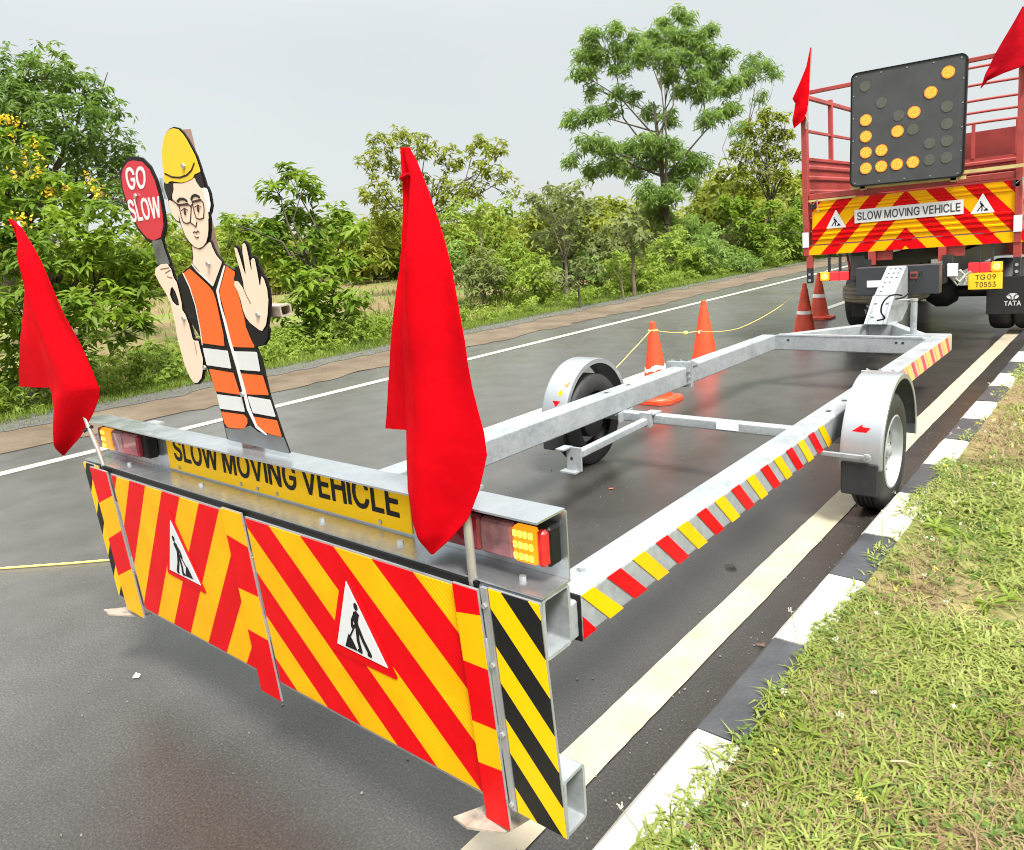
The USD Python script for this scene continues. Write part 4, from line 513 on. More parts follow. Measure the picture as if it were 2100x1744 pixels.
# broad leaved weeds in rosettes and mats
P, r = scatter(4200, 1.12, 3.4, -.6, 4.5, 61, lambda x, y: np.clip((meshkit.fbm(np.stack([x * 1.9, y * 1.9, x * 0], 1), 3, 61) - .40) * 4, .04, 1) * (x - KR * y > 1.10)); per = 9; k = len(P) * per
C = np.repeat(P, per, 0) + r.normal(size=(k, 3)) * [.018, .018, .006] + [0, 0, .014]; L = r.uniform(.010, .034, k)
solo('lawn_weeds', leaves(C, np.tile([0, 0, 1.0], (k, 1)) + .4 * r.normal(size=(k, 3)), L, L * r.uniform(.3, .55, k), r.uniform(0, 6.28, k), .15 + .2 * r.normal(size=k), r), leaf_mat('lawn_weed_leaf', (0.107, 0.189, 0.031), (0.376, 0.503, 0.125), nscale=3), kind='stuff', label='small broad leaved weeds among the lawn grass', cat='weeds')
P, r = scatter(60, 1.2, 3.1, -.4, 4.0, 66); per = 12; k = len(P) * per; C = np.repeat(P, per, 0) + r.normal(size=(k, 3)) * [.006, .006, .003] + [0, 0, .02]; L = np.repeat(r.uniform(.04, .09, len(P)), per) * r.uniform(.7, 1.2, k)
solo('lawn_rosettes', leaves(C, np.tile([0, 0, 1.0], (k, 1)) + .25 * r.normal(size=(k, 3)), L, L * .2, r.uniform(0, 6.28, k), .1 + .35 * r.normal(size=k), r), LM['weed'], kind='stuff', label='rosettes of long leaved weeds among the lawn grass', cat='weeds')
# stems with seed heads and tiny flowers leaning over the kerb
P, r = scatter(90, 1.10, 1.5, -.2, 5.5, 71); P = P[:70]; P[:, 2] = np.maximum(P[:, 2], .09)
tops, st_ = [], []
for p in P:
    h = r.uniform(.06, .17); e = p + [r.uniform(-.13, .05), r.uniform(-.06, .06), h]; tops.append(e); st_.append(tube([p, p * .5 + e * .5 + [0, 0, .02], e], .0011, 4, False))
solo('flower_stems', st_, mat('thin_weed_stem', (.16, .17, .05), .8), kind='stuff', label='thin weed stems leaning over the kerb', cat='weeds')
P2, r = scatter(34, 1.3, 2.9, -.3, 3.2, 72); tops = np.array(tops + [p + [0, 0, r.uniform(.03, .06)] for p in P2]); per = 16
C = np.repeat(tops, per, 0) + r.normal(size=(len(tops) * per, 3)) * .0035
k = len(C); hw = np.repeat(r.uniform(0, 1, len(tops)) < .7, per)
for nm, sel, cm, lb in (('white_flower_heads', hw, mat('whitish_flower', (.70, .66, .55), .7, trans=.2), 'tiny whitish seed heads on weed stems by the kerb'), ('yellow_flower_heads', ~hw, mat('yellow_flower', (.80, .68, .10), .7, trans=.2), 'tiny yellow flowers scattered in the lawn')):
    c_ = C[sel]; solo(nm, leaves(c_, r.normal(size=c_.shape) + [0, 0, 1.2], np.full(len(c_), .0065), np.full(len(c_), .0045), r.uniform(0, 6.28, len(c_)), np.full(len(c_), .1), r), cm, kind='stuff', label=lb, cat='flowers')
# a few dry sticks and fallen leaves on the lawn
for (x, y, l, a, lb_) in ((2.05, .62, .07, .9, 'short dry stalk lying on the lawn nearest the bottom right corner'), (1.86, 1.28, .10, 1.2, 'longest dry stalk on the lawn, lying farthest from the kerb'), (1.58, .55, .06, 2.4, 'dry straw stalk on the lawn closest to the picture bottom'), (1.5, .9, .06, .3, 'dry straw stalk on the lawn in the middle, near the kerb')):
    z = float(hgt(np.array([x]), np.array([y]))[0]) + .035
    solo('dry_stick', tube([(x, y, z), (x + l * .5 * math.cos(a), y + l * .5 * math.sin(a), z + .006), (x + l * math.cos(a), y + l * math.sin(a), z + .002)], [.0028, .0024, .001], 5), mat('dry_stick_straw', (.45, .33, .19), .8), lb_, 'stick', group='dry stalks on the lawn')
# stones and grit on the wet road (loose chips)
r = RS(88); n = 230; gx = np.concatenate([r.uniform(-1.6, .98, n), r.uniform(.8, .98, 120)]); gy = np.concatenate([r.uniform(-1.2, 4, n), r.uniform(-.5, 6, 120)]); ms = []
for x, y in zip(gx, gy):
    s = r.uniform(.0018, .005); b = trimesh.creation.icosahedron(); v = b.vertices * s * r.uniform(.6, 1.3, (1, 3)) + [x, y, s * .5]; ms.append((v, b.faces))
solo('road_grit', ms, mat('pale_grit', (.08, .076, .07), .8, 0, .3, 200, col2=(.22, .21, .19)), kind='stuff', label='small loose grit scattered on the wet asphalt', cat='grit')
def scrap(name, x, y, s, seed, m_, label, cat):
    r = RS(seed); a = np.sort(r.uniform(0, 6.28, 9)); rr = s * r.uniform(.6, 1.1, 9); v = np.stack([x + rr * np.cos(a), y + rr * .7 * np.sin(a), .006 + r.uniform(0, s * .35, 9)], 1); v = np.vstack([v, [[x, y, .012]]])
    solo(name, (v, np.array([(9, i, (i + 1) % 9) for i in range(9)])), m_, label, cat)
scrap('white_scrap', -.971, .004, .022, 1, white_p, 'small white scrap lying on the dark road in front of the board', 'litter')
scrap('orange_scrap', -.48, 2.687, .02, 2, mat('orange_scrap_plastic', (.75, .16, .06), .5), 'small orange scrap on the road inside the trailer frame', 'litter')
scrap('dark_leaf', .573, 2.023, .035, 3, mat('dark_dead_leaf', (.03, .022, .016), .6), 'dark dead leaf on the asphalt beside the cream line', 'leaf')
scrap('brown_leaf', .935, 1.45, .02, 4, mat('brown_dead_leaf', (.12, .06, .035), .6), 'small brown dead leaf lying by the kerb', 'leaf')

# ================================================================== TRAILER
tr = thing('trailer', 'galvanised trailer frame with striped red and yellow board hitched behind the truck', 'trailer', (0, 3.12, 0))
BZ, BH = .526, .137
for s in (1, -1):
    y0 = .56 if s > 0 else .56
    b = part(tr, 'frame_beam', tb(bar((s * .696, y0, BZ - BH / 2), (s * .696, 4.035, BZ - BH / 2), .132, BH, .010)), galv, smooth=30)
    e1 = 6.14 if s > 0 else 5.86
    b2_ = part(tr, 'front_frame_beam', tb(bar((s * .696, 4.06, BZ - BH / 2), (s * .696, e1, BZ - BH / 2), .132, BH, .010)), galv, smooth=30)
    part(tr, 'telescopic_tube', tb(bar((s * .70, .10, .765 - .31), (s * .70, .60, .765 - .31), .108, .115, .008)), galv, smooth=30)
    part(tr, 'upright_bracket', tb([box(s * .70 - .045, s * .70 + .045, .108, .125, .28, .83), box(s * .70 - .012, s * .70 + .012, .125, .17, .40, .51)]), galv)
    # joint flange with ribs and bolts
    j = [box(s * .696 - .10, s * .696 + .10, 4.030, 4.046, .375, .565), box(s * .696 - .10, s * .696 + .10, 4.050, 4.066, .375, .565)]
    part(tr, 'joint_flange', tb(j), galv)
    for dx in (-.075, 0, .075):
        px = s * .696 + dx
        g = extr(Polygon([(0, 0), (.15, 0), (.02, .055), (0, .055)]), (px - .004, 4.068, BZ), (px + .004, 4.068, BZ), (0, 0, 1))
        v, f = g; v = np.array(v)
        gg = np.array([[px - .004, 4.067, BZ - .002], [px - .004, 4.215, BZ - .002], [px - .004, 4.075, BZ + .05], [px - .004, 4.067, BZ + .05], [px + .004, 4.067, BZ - .002], [px + .004, 4.215, BZ - .002], [px + .004, 4.075, BZ + .05], [px + .004, 4.067, BZ + .05]])
        h = trimesh.convex.convex_hull(gg); part(tr, 'joint_rib', tb((np.array(h.vertices), np.array(h.faces))), galv)
    for zz in (.41, .455, .50):
        for sx in (-.086, .086): part(tr, 'joint_bolt', tb(bolt((s * .696 + sx, 4.03, zz), (0, -1, 0), .011, .012)), rim_m)
    for dx in (-.038, .038): part(tr, 'joint_bolt', tb(bolt((s * .696 + dx, 4.09, BZ + .018), (0, 0, 1), .012, .014)), mat('rusty_bolt', (.42, .27, .15), .6, .3, .3, 60))
    for yy in (3.0, 3.28): part(tr, 'beam_slot', tb(box(s * .70 - .012, s * .70 + .012, yy, yy + .035, BZ - .001, BZ + .0012)), dark_steel)
part(tr, 'beam_bolt', tb([bolt((.672, .70, BZ), (0, 0, 1), .014, .012)]), rim_m); 
# black seal at the beam end
part(tr, 'beam_end_seal', tb(box(.629, .7635, .553, .560, .387, .5275)), blk)
# outer reflective stripes of the right beam
def side(poly, x, m_, nm, par):
    part(par, nm, tb(flat(poly, lambda a, b, d: np.stack([x + d, a, b], 1), .0018)), m_)
beamR = tr + '/frame_beam'
red_f = mat('faded_red_sheeting', (0.60, 0.05, 0.09), .35, 0, .1, 9); yel_f = mat('faded_amber_sheeting', (0.78, 0.46, 0.12), .35, 0, .08, 9); pale_f = mat('pale_orange_sheeting', (0.62, 0.40, 0.24), .4, 0, .08, 9)
sh = .155
side(Polygon([(.565, .460), (.632, .390), (.565, .390)]), .763, red_s, 'red_stripe', beamR)
yy0 = .55
for k in range(15):
    a = .55 + .1497 * k; w = .078 - .001 * (k % 3)
    side(Polygon([(max(a, .562), .5245), (a + w, .5245), (a + w + sh, .3905), (max(a + sh, .562), .3905)]), .763, (yel_s, red_s)[k % 2] if k not in (2, 4, 5, 7) else (yel_r, red_r)[k % 2], ('yellow_stripe', 'red_stripe')[k % 2], beamR)
fb_ = tr + '/front_frame_beam'
side(Polygon([(4.42, .524), (6.136, .524), (6.136, .391), (4.42, .391)]), .7625, pale_f, 'faded_backing', fb_)
for k in range(11):
    a = 4.33 + .152 * k; w = .10 if k % 2 else .075
    P_ = Polygon([(a, .524), (a + w, .524), (a + w + sh, .391), (a + sh, .391)]).intersection(shapely.box(4.425, .391, 6.13, .524))
    if not P_.is_empty: side(P_, .7645, (red_f, yel_f)[k % 2], ('red_stripe', 'yellow_stripe')[k % 2], fb_)
# front frame: cross beam, converging arms, apex
part(tr, 'cross_beam', tb(bar((-.63, 5.915, BZ - BH / 2 - .002), (.628, 5.915, BZ - BH / 2 - .002), .135, BH, .01)), galv, smooth=30)
part(tr, 'cross_beam_lip', tb(box(-.62, .60, 5.842, 5.852, BZ + .001, BZ + .006)), alu)
for yy in ((-.51,), (.40,), (.45,)): part(tr, 'beam_hole', tb(cyl((yy[0], 5.8485, .482), (yy[0], 5.8455, .482), .011, 10)), dark_steel)
part(tr, 'drawbar_arm', tb(bar((-.60, 5.93, BZ - .066), (-.02, 6.86, BZ - .066), .09, .12, .008)), galv, smooth=30)
part(tr, 'drawbar_arm', tb(bar((.60, 6.03, BZ - .066), (.15, 6.86, BZ - .066), .09, .12, .008)), galv, smooth=30)
part(tr, 'corner_plate', tb(extr(Polygon([(.44, 5.99), (.755, 5.99), (.755, 6.138), (.60, 6.138), (.52, 6.10)]), (0, 0, BZ - .01), (0, 0, BZ + .003), (0, 1, 0))), galv) if False else None
g = trimesh.creation.extrude_polygon(Polygon([(.40, 5.985), (.757, 5.985), (.757, 6.138), (.50, 6.138)]), .012, engine='earcut'); part(tr, 'corner_plate', tb((np.array(g.vertices) + [0, 0, BZ - .009], np.array(g.faces))), galv)
part(tr, 'apex_block', tb(box(-.05, .17, 6.74, 6.95, BZ - .13, BZ + .004, .006)), galv)
# hitch mast: two side plates and a perforated web
for x in (-.045, .125):
    P_ = Polygon([(6.62, .536), (6.93, .775), (7.42, 1.035), (7.46, 1.035), (7.49, .98), (7.52, .60), (7.30, .50), (7.0, .50)])
    e = trimesh.creation.extrude_polygon(P_, .010, engine='earcut'); v = np.array(e.vertices); part(tr, 'mast_side_plate', tb((np.stack([x + v[:, 2] - .005, v[:, 0], v[:, 1]], 1), np.array(e.faces))), galv)
    part(tr, 'mast_flange', tb(bar((x, 6.615, .54), (x, 6.925, .78), .022, .008, 0)), galv)
web = extr(shapely.box(-.08, -.004, .08, .004), (.04, 6.68, .53), (.04, 6.94, .78), (0, 1, .0)); part(tr, 'mast_web', tb(web), galv)
w0, w1 = np.array([.04, 6.95, .785]), np.array([.04, 7.43, 1.035]); dd = (w1 - w0) / np.linalg.norm(w1 - w0); nn_ = np.cross([1, 0, 0], dd); nn_ = nn_ / np.linalg.norm(nn_)
if nn_[2] < 0: nn_ = -nn_
part(tr, 'mast_web', tb(bar(w0, w1, .16, .010, 0, nn_)), galv)
for k in range(6):
    for j in range(3):
        if j == 1 and k < 2: continue
        if j == 2 and k < 3: continue
        c_ = w0 + dd * (.06 + .085 * k) + np.array([-.045 + .045 * j, 0, 0]) + nn_ * .0048; part(tr, 'mast_hole', tb(cyl(c_, c_ + nn_ * .002, .009, 10)), dark_steel)
for (px, t) in ((-.01, .25), (.09, .25), (-.01, .72), (.09, .72)):
    c_ = np.array([px, 6.68, .53]) * (1 - t) + np.array([px, 6.94, .78]) * t; part(tr, 'mast_bolt', tb(bolt(c_ + np.array([0, -.006, .008]), np.array([0, -.7, .7]), .012, .012)), rim_m)
part(tr, 'mast_cable', tb(tube(spline([(.24, 6.75, .80), (.20, 6.66, .815), (.155, 6.60, .80), (.115, 6.57, .74), (.105, 6.57, .66), (.13, 6.60, .60), (.06, 6.62, .575)]), .008, 8)), blk_ink, smooth=True)
# jockey jack
part(tr, 'jack_post', tb(cyl((.485, 6.06, .46), (.485, 6.06, .815), .026, 18)), galv, smooth=30)
part(tr, 'jack_cap', tb(cyl((.485, 6.06, .815), (.485, 6.06, .835), .030, 18)), rim_m, smooth=30)
part(tr, 'jack_handle', tb(tube([(.485, 6.06, .826), (.372, 6.06, .822), (.366, 6.06, .80)], .008, 8)), rim_m, smooth=True)
part(tr, 'jack_leg', tb(cyl((.485, 6.06, .18), (.485, 6.06, .46), .020, 14)), galv, smooth=30)
# axle, support legs
part(tr, 'axle_tube', tb(bar((-.78, 3.12, .362), (.78, 3.12, .362), .075, .062, .012)), galv, smooth=30)
part(tr, 'axle_label', tb(flat(shapely.box(.03, .343, .17, .386), on_y(3.081), .001)), white_p)
for s in (1, -1):
    part(tr, 'axle_mount', tb([box(s * .70 - .06, s * .70 + .06, 3.02, 3.22, .375, .395), box(s * .62 - .006, s * .62 + .006, 3.03, 3.21, .33, .392)]), galv)
    if s > 0: continue
    part(tr, 'support_leg', tb(bar((s * .43, 2.27, .335), (s * .43, 3.06, .355), .045, .045, .008)), galv, smooth=30)
    part(tr, 'support_foot', tb([box(s * .43 - .055, s * .43 + .04, 2.245, 2.26, .25, .385), box(s * .43 - .075, s * .43 - .02, 2.17, 2.26, .380, .388), box(s * .43 - .075, s * .43 + .03, 2.20, 2.26, .245, .253)]), galv)
    part(tr, 'foot_hole', tb(cyl((s * .43 - .02, 2.2455, .32), (s * .43 - .02, 2.243, .32), .009, 10)), dark_steel)
    part(tr, 'leg_clamp', tb([box(s * .43 - .035, s * .43 + .035, 3.03, 3.075, .32, .41), box(s * .43 - .03, s * .43 + .05, 3.06, 3.17, .394, .402)]), galv)
    for z_ in (.34, .40): part(tr, 'hub_bolt', tb(bolt((s * .80, 2.97, z_), (-s, -.3, 0), .014, .016)), rim_m)
# wheels
for s in (1, -1):
    cx_ = s * .925; R0, W0 = .312, .155
    prof = [(.192, -.070), (.205, -.078), (.25, -.083), (.285, -.076), (.304, -.064), (.311, -.05)]
    for k, xx in enumerate((-.034, -.0115, .0115, .034)): prof += [(.312, xx - .0075), (.304, xx - .0045), (.304, xx + .0045), (.312, xx + .0075)]
    prof += [(.311, .05), (.304, .064), (.285, .076), (.25, .083), (.205, .078), (.192, .070)]
    wh = part(tr, 'tyre', lathe(prof, 56, 'x', (cx_, 3.12, .312)), tyre_m, smooth=35)
    rim = [(.196, .076), (.188, .080), (.180, .070), (.176, .040), (.170, .018), (.150, .022), (.118, .030), (.095, .036), (.080, .030), (.060, .030), (.045, .036), (.030, .036), (.0, .036)]
    rm = part(tr, 'rim', lathe([(a, b * s) for a, b in rim], 56, 'x', (cx_, 3.12, .312)), rim_m, smooth=35)
    for k in range(12):
        a = k / 12 * 2 * math.pi; c_ = np.array([cx_ + s * .0262, 3.12 + .134 * math.cos(a), .312 + .134 * math.sin(a)]); part(rm, 'vent_hole', cyl(c_, c_ + np.array([s * .0022, 0, 0]), .0135, 12), blk_ink)
    for k in range(5):
        a = k / 5 * 2 * math.pi + .3; c_ = np.array([cx_ + s * .030, 3.12 + .06 * math.cos(a), .312 + .06 * math.sin(a)]); part(rm, 'wheel_nut', bolt(c_, (s, 0, 0), .010, .014), rim_m)
    part(rm, 'hub_cap', lathe([(.034, .036 * s), (.033, .058 * s), (.02, .066 * s), (0, .067 * s)], 24, 'x', (cx_, 3.12, .312)), rim_m, smooth=35)
    part(tr, 'brake_drum', lathe([(.0, -s * .05), (.12, -s * .05), (.125, -s * .02), (.125, s * .012), (0, s * .012)], 32, 'x', (cx_, 3.12, .312)), dark_steel, smooth=35)
    # mudguard: bent sheet with rolled outer lip
    xi, xo = s * .838, s * 1.032; R1 = .382; A = np.radians(np.linspace(-4, 184, 44)); cz_, cy_ = .345, 3.12
    prof2 = [(xi, R1 - .03), (xi, R1), (xi + (xo - xi) * .08, R1 + .004), (xo - (xo - xi) * .08, R1 + .004), (xo, R1 - .002), (xo, R1 - .026), (xo - s * .004, R1 - .026), (xo - s * .006, R1 - .004), (xi + s * .004, R1 - .004), (xi + s * .004, R1 - .03)]
    V = np.array([[px, cy_ - pr * math.cos(a), cz_ + pr * math.sin(a)] for a in A for px, pr in prof2]); k = len(prof2); F = []
    for i in range(len(A) - 1):
        for j_ in range(k):
            a_, b_ = i * k + j_, i * k + (j_ + 1) % k; F += [(a_, b_, b_ + k), (a_, b_ + k, a_ + k)]
    fn_ = part(tr, 'mudguard', (V, np.array(F)), fender_m, smooth=30)
    yn = cy_ - R1 - .002
    part(fn_, 'guard_skirt', box(min(xi, xo), max(xi, xo), yn - .001, yn + .004, .325, .352), fender_m)
    part(fn_, 'inner_liner', (np.array([[px, cy_ - (R1 - .008) * math.cos(a), cz_ + (R1 - .008) * math.sin(a)] for a in A[2:-2] for px in (xi + s * .006, xo - s * .008)]), np.array([t for i in range(len(A) - 5) for t in ((2 * i, 2 * i + 1, 2 * i + 3), (2 * i, 2 * i + 3, 2 * i + 2))])), mat('dark_guard_lining', (.10, .10, .10), .6, .2, .25, 8), smooth=True)  # dark grey sheet lining the inside of the mudguard
    fl_ = part(tr, 'mud_flap', box(min(s * .848, s * 1.02), max(s * .848, s * 1.02), yn - .012, yn - .002, .185, .352, .006), black_rub)
    part(tr, 'guard_bracket', [bar((s * .70, yn - .02, .385), (s * .99, yn - .02, .385), .018, .022, .003), box(min(s * .96, s * .985), max(s * .96, s * .985), yn - .030, yn - .010, .37, .402)], galv)
    for px in (.955, .978): part(tr, 'guard_bolt', bolt((s * px, yn - .03, .392), (0, -1, 0), .006, .006), rim_m)
    part(tr, 'guard_bracket', bar((s * .70, cy_ + R1 + .012, .40), (s * .99, cy_ + R1 + .012, .40), .018, .022, .003), galv)
    def onfend(pts, nm, m_):
        pl = Polygon(pts).segmentize(.01); e = trimesh.creation.triangulate_polygon(pl, engine='earcut'); v = np.array(e[0]); ang = np.arcsin(np.clip((v[:, 1] - cz_) / (R1 + .0055), -1, 1))
        W_ = np.stack([v[:, 0], cy_ - (R1 + .0055) * np.cos(ang), cz_ + (R1 + .0055) * np.sin(ang)], 1); part(fn_, nm, (W_, np.array(e[1])), m_)
    if s > 0: onfend([(.887, .50), (.933, .535), (.933, .523), (.972, .520), (.954, .498)], 'arrow_sticker', red_s)
    else:
        onfend([(-.952, .508), (-.890, .508), (-.921, .472)], 'red_sticker', red_s); onfend([(-.925, .555), (-.905, .578), (-.885, .555), (-.905, .535)], 'amber_sticker', yel_s); onfend([(-.900, .600), (-.860, .622), (-.866, .592)], 'orange_sticker', mat('orange_sticker_film', (.70, .2, .06), .4))
# ------------------------------------------------------------------ rear bar, lower tube, channel
rb = part(tr, 'rear_bar', tb(hollow((-1.07, .049, .767), (1.07, .049, .767), .092, .135, .014, .008)), galv, smooth=30)
part(tr, 'lower_bar', tb(hollow((-1.07, .073, .345), (1.07, .073, .345), .076, .135, .012, .008)), galv, smooth=30)
ch = part(tr, 'light_channel', tb([box(-1.072, 1.072, .0, .097, .8355, .840), box(-1.072, 1.072, .093, .097, .8405, .986), box(-1.070, 1.068, .003, .097, .9865, .991)]), alu)
for px in (-.80, -.30, .32, .62, .99): part(tr, 'shelf_bolt', tb(bolt((px, .045, .840), (0, 0, 1), .008, .009)), rim_m)
for px in (-.67, .80): part(tr, 'channel_tab', tb(box(px - .035, px + .035, .085, .115, .990, .998)), rim_m)
lab = part(tr, 'warning_plate', tb(flat(shapely.box(-.592, .846, .614, .984), on_y(.0925), .0025)), yel_b, label='yellow plate with black lettering')
part(lab, 'lettering', tb(lettering('SLOW MOVING VEHICLE', -.545, .575, .880, .962, on_y(.0898))), blk_ink)
for px in (-.52, -.14, -.05, .05, .5): part(lab, 'rivet', tb(bolt((px, .0895, .8575), (0, -1, 0), .006, .003)), rim_m)
for s in (1, -1):
    P_ = lambda a, b: (min(s * a, s * b), max(s * a, s * b))
    hs = part(tr, 'tail_lamp', tb(box(*P_(.655 if s < 0 else .695, 1.012 if s < 0 else 1.060), .052, .092, .877, .962, .006)), blk)
    A0, A1 = (.898, .988) if s < 0 else (.975, 1.035)
    lo = .695 if s < 0 else .70
    part(hs, 'maroon_lens', tb(box(*P_(lo, A0 - .09), .036, .06, .881, .958, .006)), maroon)
    part(hs, 'clear_lens', tb(box(*P_(A0 - .0895, A0 - .0005), .036, .06, .881, .958, .006)), clear_lens)
    part(hs, 'amber_lens', tb(box(*P_(A0, A1), .036, .06, .881, .958, .006)), amber)
    if s > 0: part(hs, 'red_lens', tb(box(1.0355, 1.0565, .037, .06, .881, .958, .006)), red_lens)
    else: part(hs, 'edge_lens', tb(box(-1.012, -.9885, .038, .06, .881, .958, .005)), clear_lens)
    for i in range(4 if s > 0 else 2):
        for j_ in range(3):
            px = A0 + .009 + i * (.0135 if s > 0 else .018); px = (px if s > 0 else -(A1 - .012 - i * .02)); part(hs, 'lit_led', tb(box(px - .0052, px + .0052, .0335, .0365, .889 + j_ * .024, .903 + j_ * .024, .002)), led_m)
# ------------------------------------------------------------------ board: chevron panels, posts, end strips
part(tr, 'board_seal', tb(box(-.975, .905, -.004, .004, .8205, .8345)), blk)
def panel(x0, x1, z0, z1, edges, slope, cols, nm_label, sgn):
    fr = part(tr, 'chevron_panel', flat(shapely.box(x0 - .006, z0 - .008, x1 + .006, z1 + .004), bd(.004), .006), rim_m, label=nm_label)
    clip = shapely.box(x0, z0, x1, z1)
    for i in range(len(edges) - 1):
        a, b = edges[i], edges[i + 1]; dx = (z1 - z0 + .1) / slope * sgn
        P_ = Polygon([(a, z1), (b, z1), (b + dx * (z1 - z0) / (z1 - z0 + .1), z0), (a + dx * (z1 - z0) / (z1 - z0 + .1), z0)]).intersection(clip)
        if P_.is_empty or P_.area < 1e-5: continue
        m_ = (red_r if sgn > 0 else red_l, yel_r if sgn > 0 else yel_l)[cols(i)]
        part(fr, ('red_stripe', 'yellow_stripe')[cols(i)], flat(P_, bd(.0102), .0015), m_)
    return fr
E_R = [.008 - .143 * k for k in range(5, 0, -1)] + [.008, .151, .294, .434, .577, .719, .862]
pr_ = panel(.035, .853, .288, .813, E_R, .97, lambda i: (i + 1) % 2, 'right chevron panel with stripes falling to the right', 1)
E_L = [-.905, -.788, -.688, -.572, -.457, -.340, -.222, -.105, .012, .127, .243, .36, .476, .59]
pl_ = panel(-.832, -.070, .288, .813, E_L, 1.34, lambda i: i % 2, 'left chevron panel with stripes falling to the left', -1)
def post(x0, x1, z0, z1, bands, cols):
    p = part(tr, 'banded_post', flat(shapely.box(x0, z0, x1, z1), bd(.0135), .006), rim_m)
    zl = [(z1 - .002, z1 - .002)] + bands + [(z0 + .002, z0 + .002)]
    for i in range(len(zl) - 1):
        P_ = Polygon([(x0 + .001, zl[i][0]), (x1 - .001, zl[i][1]), (x1 - .001, zl[i + 1][1]), (x0 + .001, zl[i + 1][0])]); k_ = (i + cols) % 2
        part(p, ('red_band', 'yellow_band')[k_], flat(P_, bd(.0197), .0012), (red_s, yel_s)[k_])
post(.848, .919, .226, .826, [(.757, .768), (.640, .640), (.489, .492), (.380, .388)], 0)
post(-.075, .030, .222, .830, [(.745, .728), (.573, .571), (.436, .430)], 1)
post(-.985, -.846, .245, .826, [(.684, .735), (.540, .600), (.388, .448)], 0)
part(tr, 'board_edge_strip', flat(shapely.box(.921, .282, .937, .830), bd(.004), .008), rim_m)
for zz in (.79, .65, .48, .30): part(tr, 'edge_bolt', tb(bolt((.929, (ZT - zz) * BT - .012, zz), (0, -1, 0), .006, .006)), rim_m)
for s in (1, -1):
    bk = part(tr, 'end_board', flat(shapely.box(min(s * .938, s * 1.072), .278, max(s * .938, s * 1.072), .831), bd(.002), .005), rim_m, label='black and yellow striped end board')
    clip = shapely.box(min(s * .940, s * 1.070), .280, max(s * .940, s * 1.070), .829)
    for k in range(-2, 9):
        for c_ in (0, 1):
            zt = .83 + .175 + .045 - .175 * k - .0875 * c_; xa, xb = s * .938, s * 1.072
            P_ = Polygon([(xa, zt), (xb, zt - .170), (xb, zt - .170 - .0875), (xa, zt - .0875)]).intersection(clip)
            if P_.is_empty or P_.area < 1e-5: continue
            part(bk, ('yellow_stripe', 'black_stripe')[c_], flat(P_, bd(.0072), .0012), (yel_b, blk)[c_])
def pictogram(fn, x0, w, z0, h, mirror, m_, par):
    S = [Point(.42, .88).buffer(.07), Polygon([(.34, .74), (.44, .80), (.55, .76), (.60, .62), (.56, .44), (.42, .42), (.45, .60)]), LineString([(.52, .72), (.66, .58), (.70, .46)]).buffer(.035), LineString([(.40, .72), (.52, .52), (.66, .46)]).buffer(.03),
         LineString([(.52, .56), (.90, .20)]).buffer(.018), LineString([(.46, .46), (.36, .26), (.18, .03)]).buffer(.05), LineString([(.52, .46), (.56, .22), (.52, .03)]).buffer(.05), LineString([(.16, .03), (.25, .02)]).buffer(.03), LineString([(.52, .03), (.61, .02)]).buffer(.03), Polygon([(.66, 0), (1.12, 0), (1.0, .16), (.90, .28), (.80, .20)])]
    g = unary_union(S)
    if mirror: g = affinity.scale(g, -1, 1, origin=(.62, 0))
    g = affinity.affine_transform(g, [w, 0, 0, h, x0, z0]); part(par, 'worker_symbol', flat(g, fn, .001), m_)
def roadsign(outer, inner, mirror, px, pw, pz, ph, par):
    so = Polygon(outer).buffer(.012).buffer(-.004); part(par, 'sign_border', flat(so, bd(.0119), .0015), red_s)
    part(par, 'sign_face', flat(Polygon(inner), bd(.0136), .0012), white_sh); pictogram(bd(.0150), px, pw, pz, ph, mirror, blk_ink, par)
roadsign([(.466, .768), (.350, .506), (.590, .503)], [(.462, .728), (.374, .527), (.569, .520)], True, .398, .105, .532, .150, pr_)
roadsign([(-.437, .750), (-.548, .508), (-.318, .494)], [(-.439, .717), (-.532, .519), (-.332, .512)], False, -.490, .105, .524, .145, pl_)
for px, s in ((.835, 1), (-1.03, -1)):
    g = trimesh.creation.extrude_polygon(Polygon([(-.05, -.02), (.0, -.03), (.07, .02), (.09, .09), (.0, .10)] if s > 0 else [(-.07, -.02), (.0, -.03), (.10, .05), (.11, .11), (.02, .10)]), .006, engine='earcut')
    v = np.array(g.vertices); v[:, 2] += np.clip(-v[:, 1], 0, 1) * .5
    part(tr, 'foot_plate', tb((v + [px, .0, .215], np.array(g.faces))), rust_m)

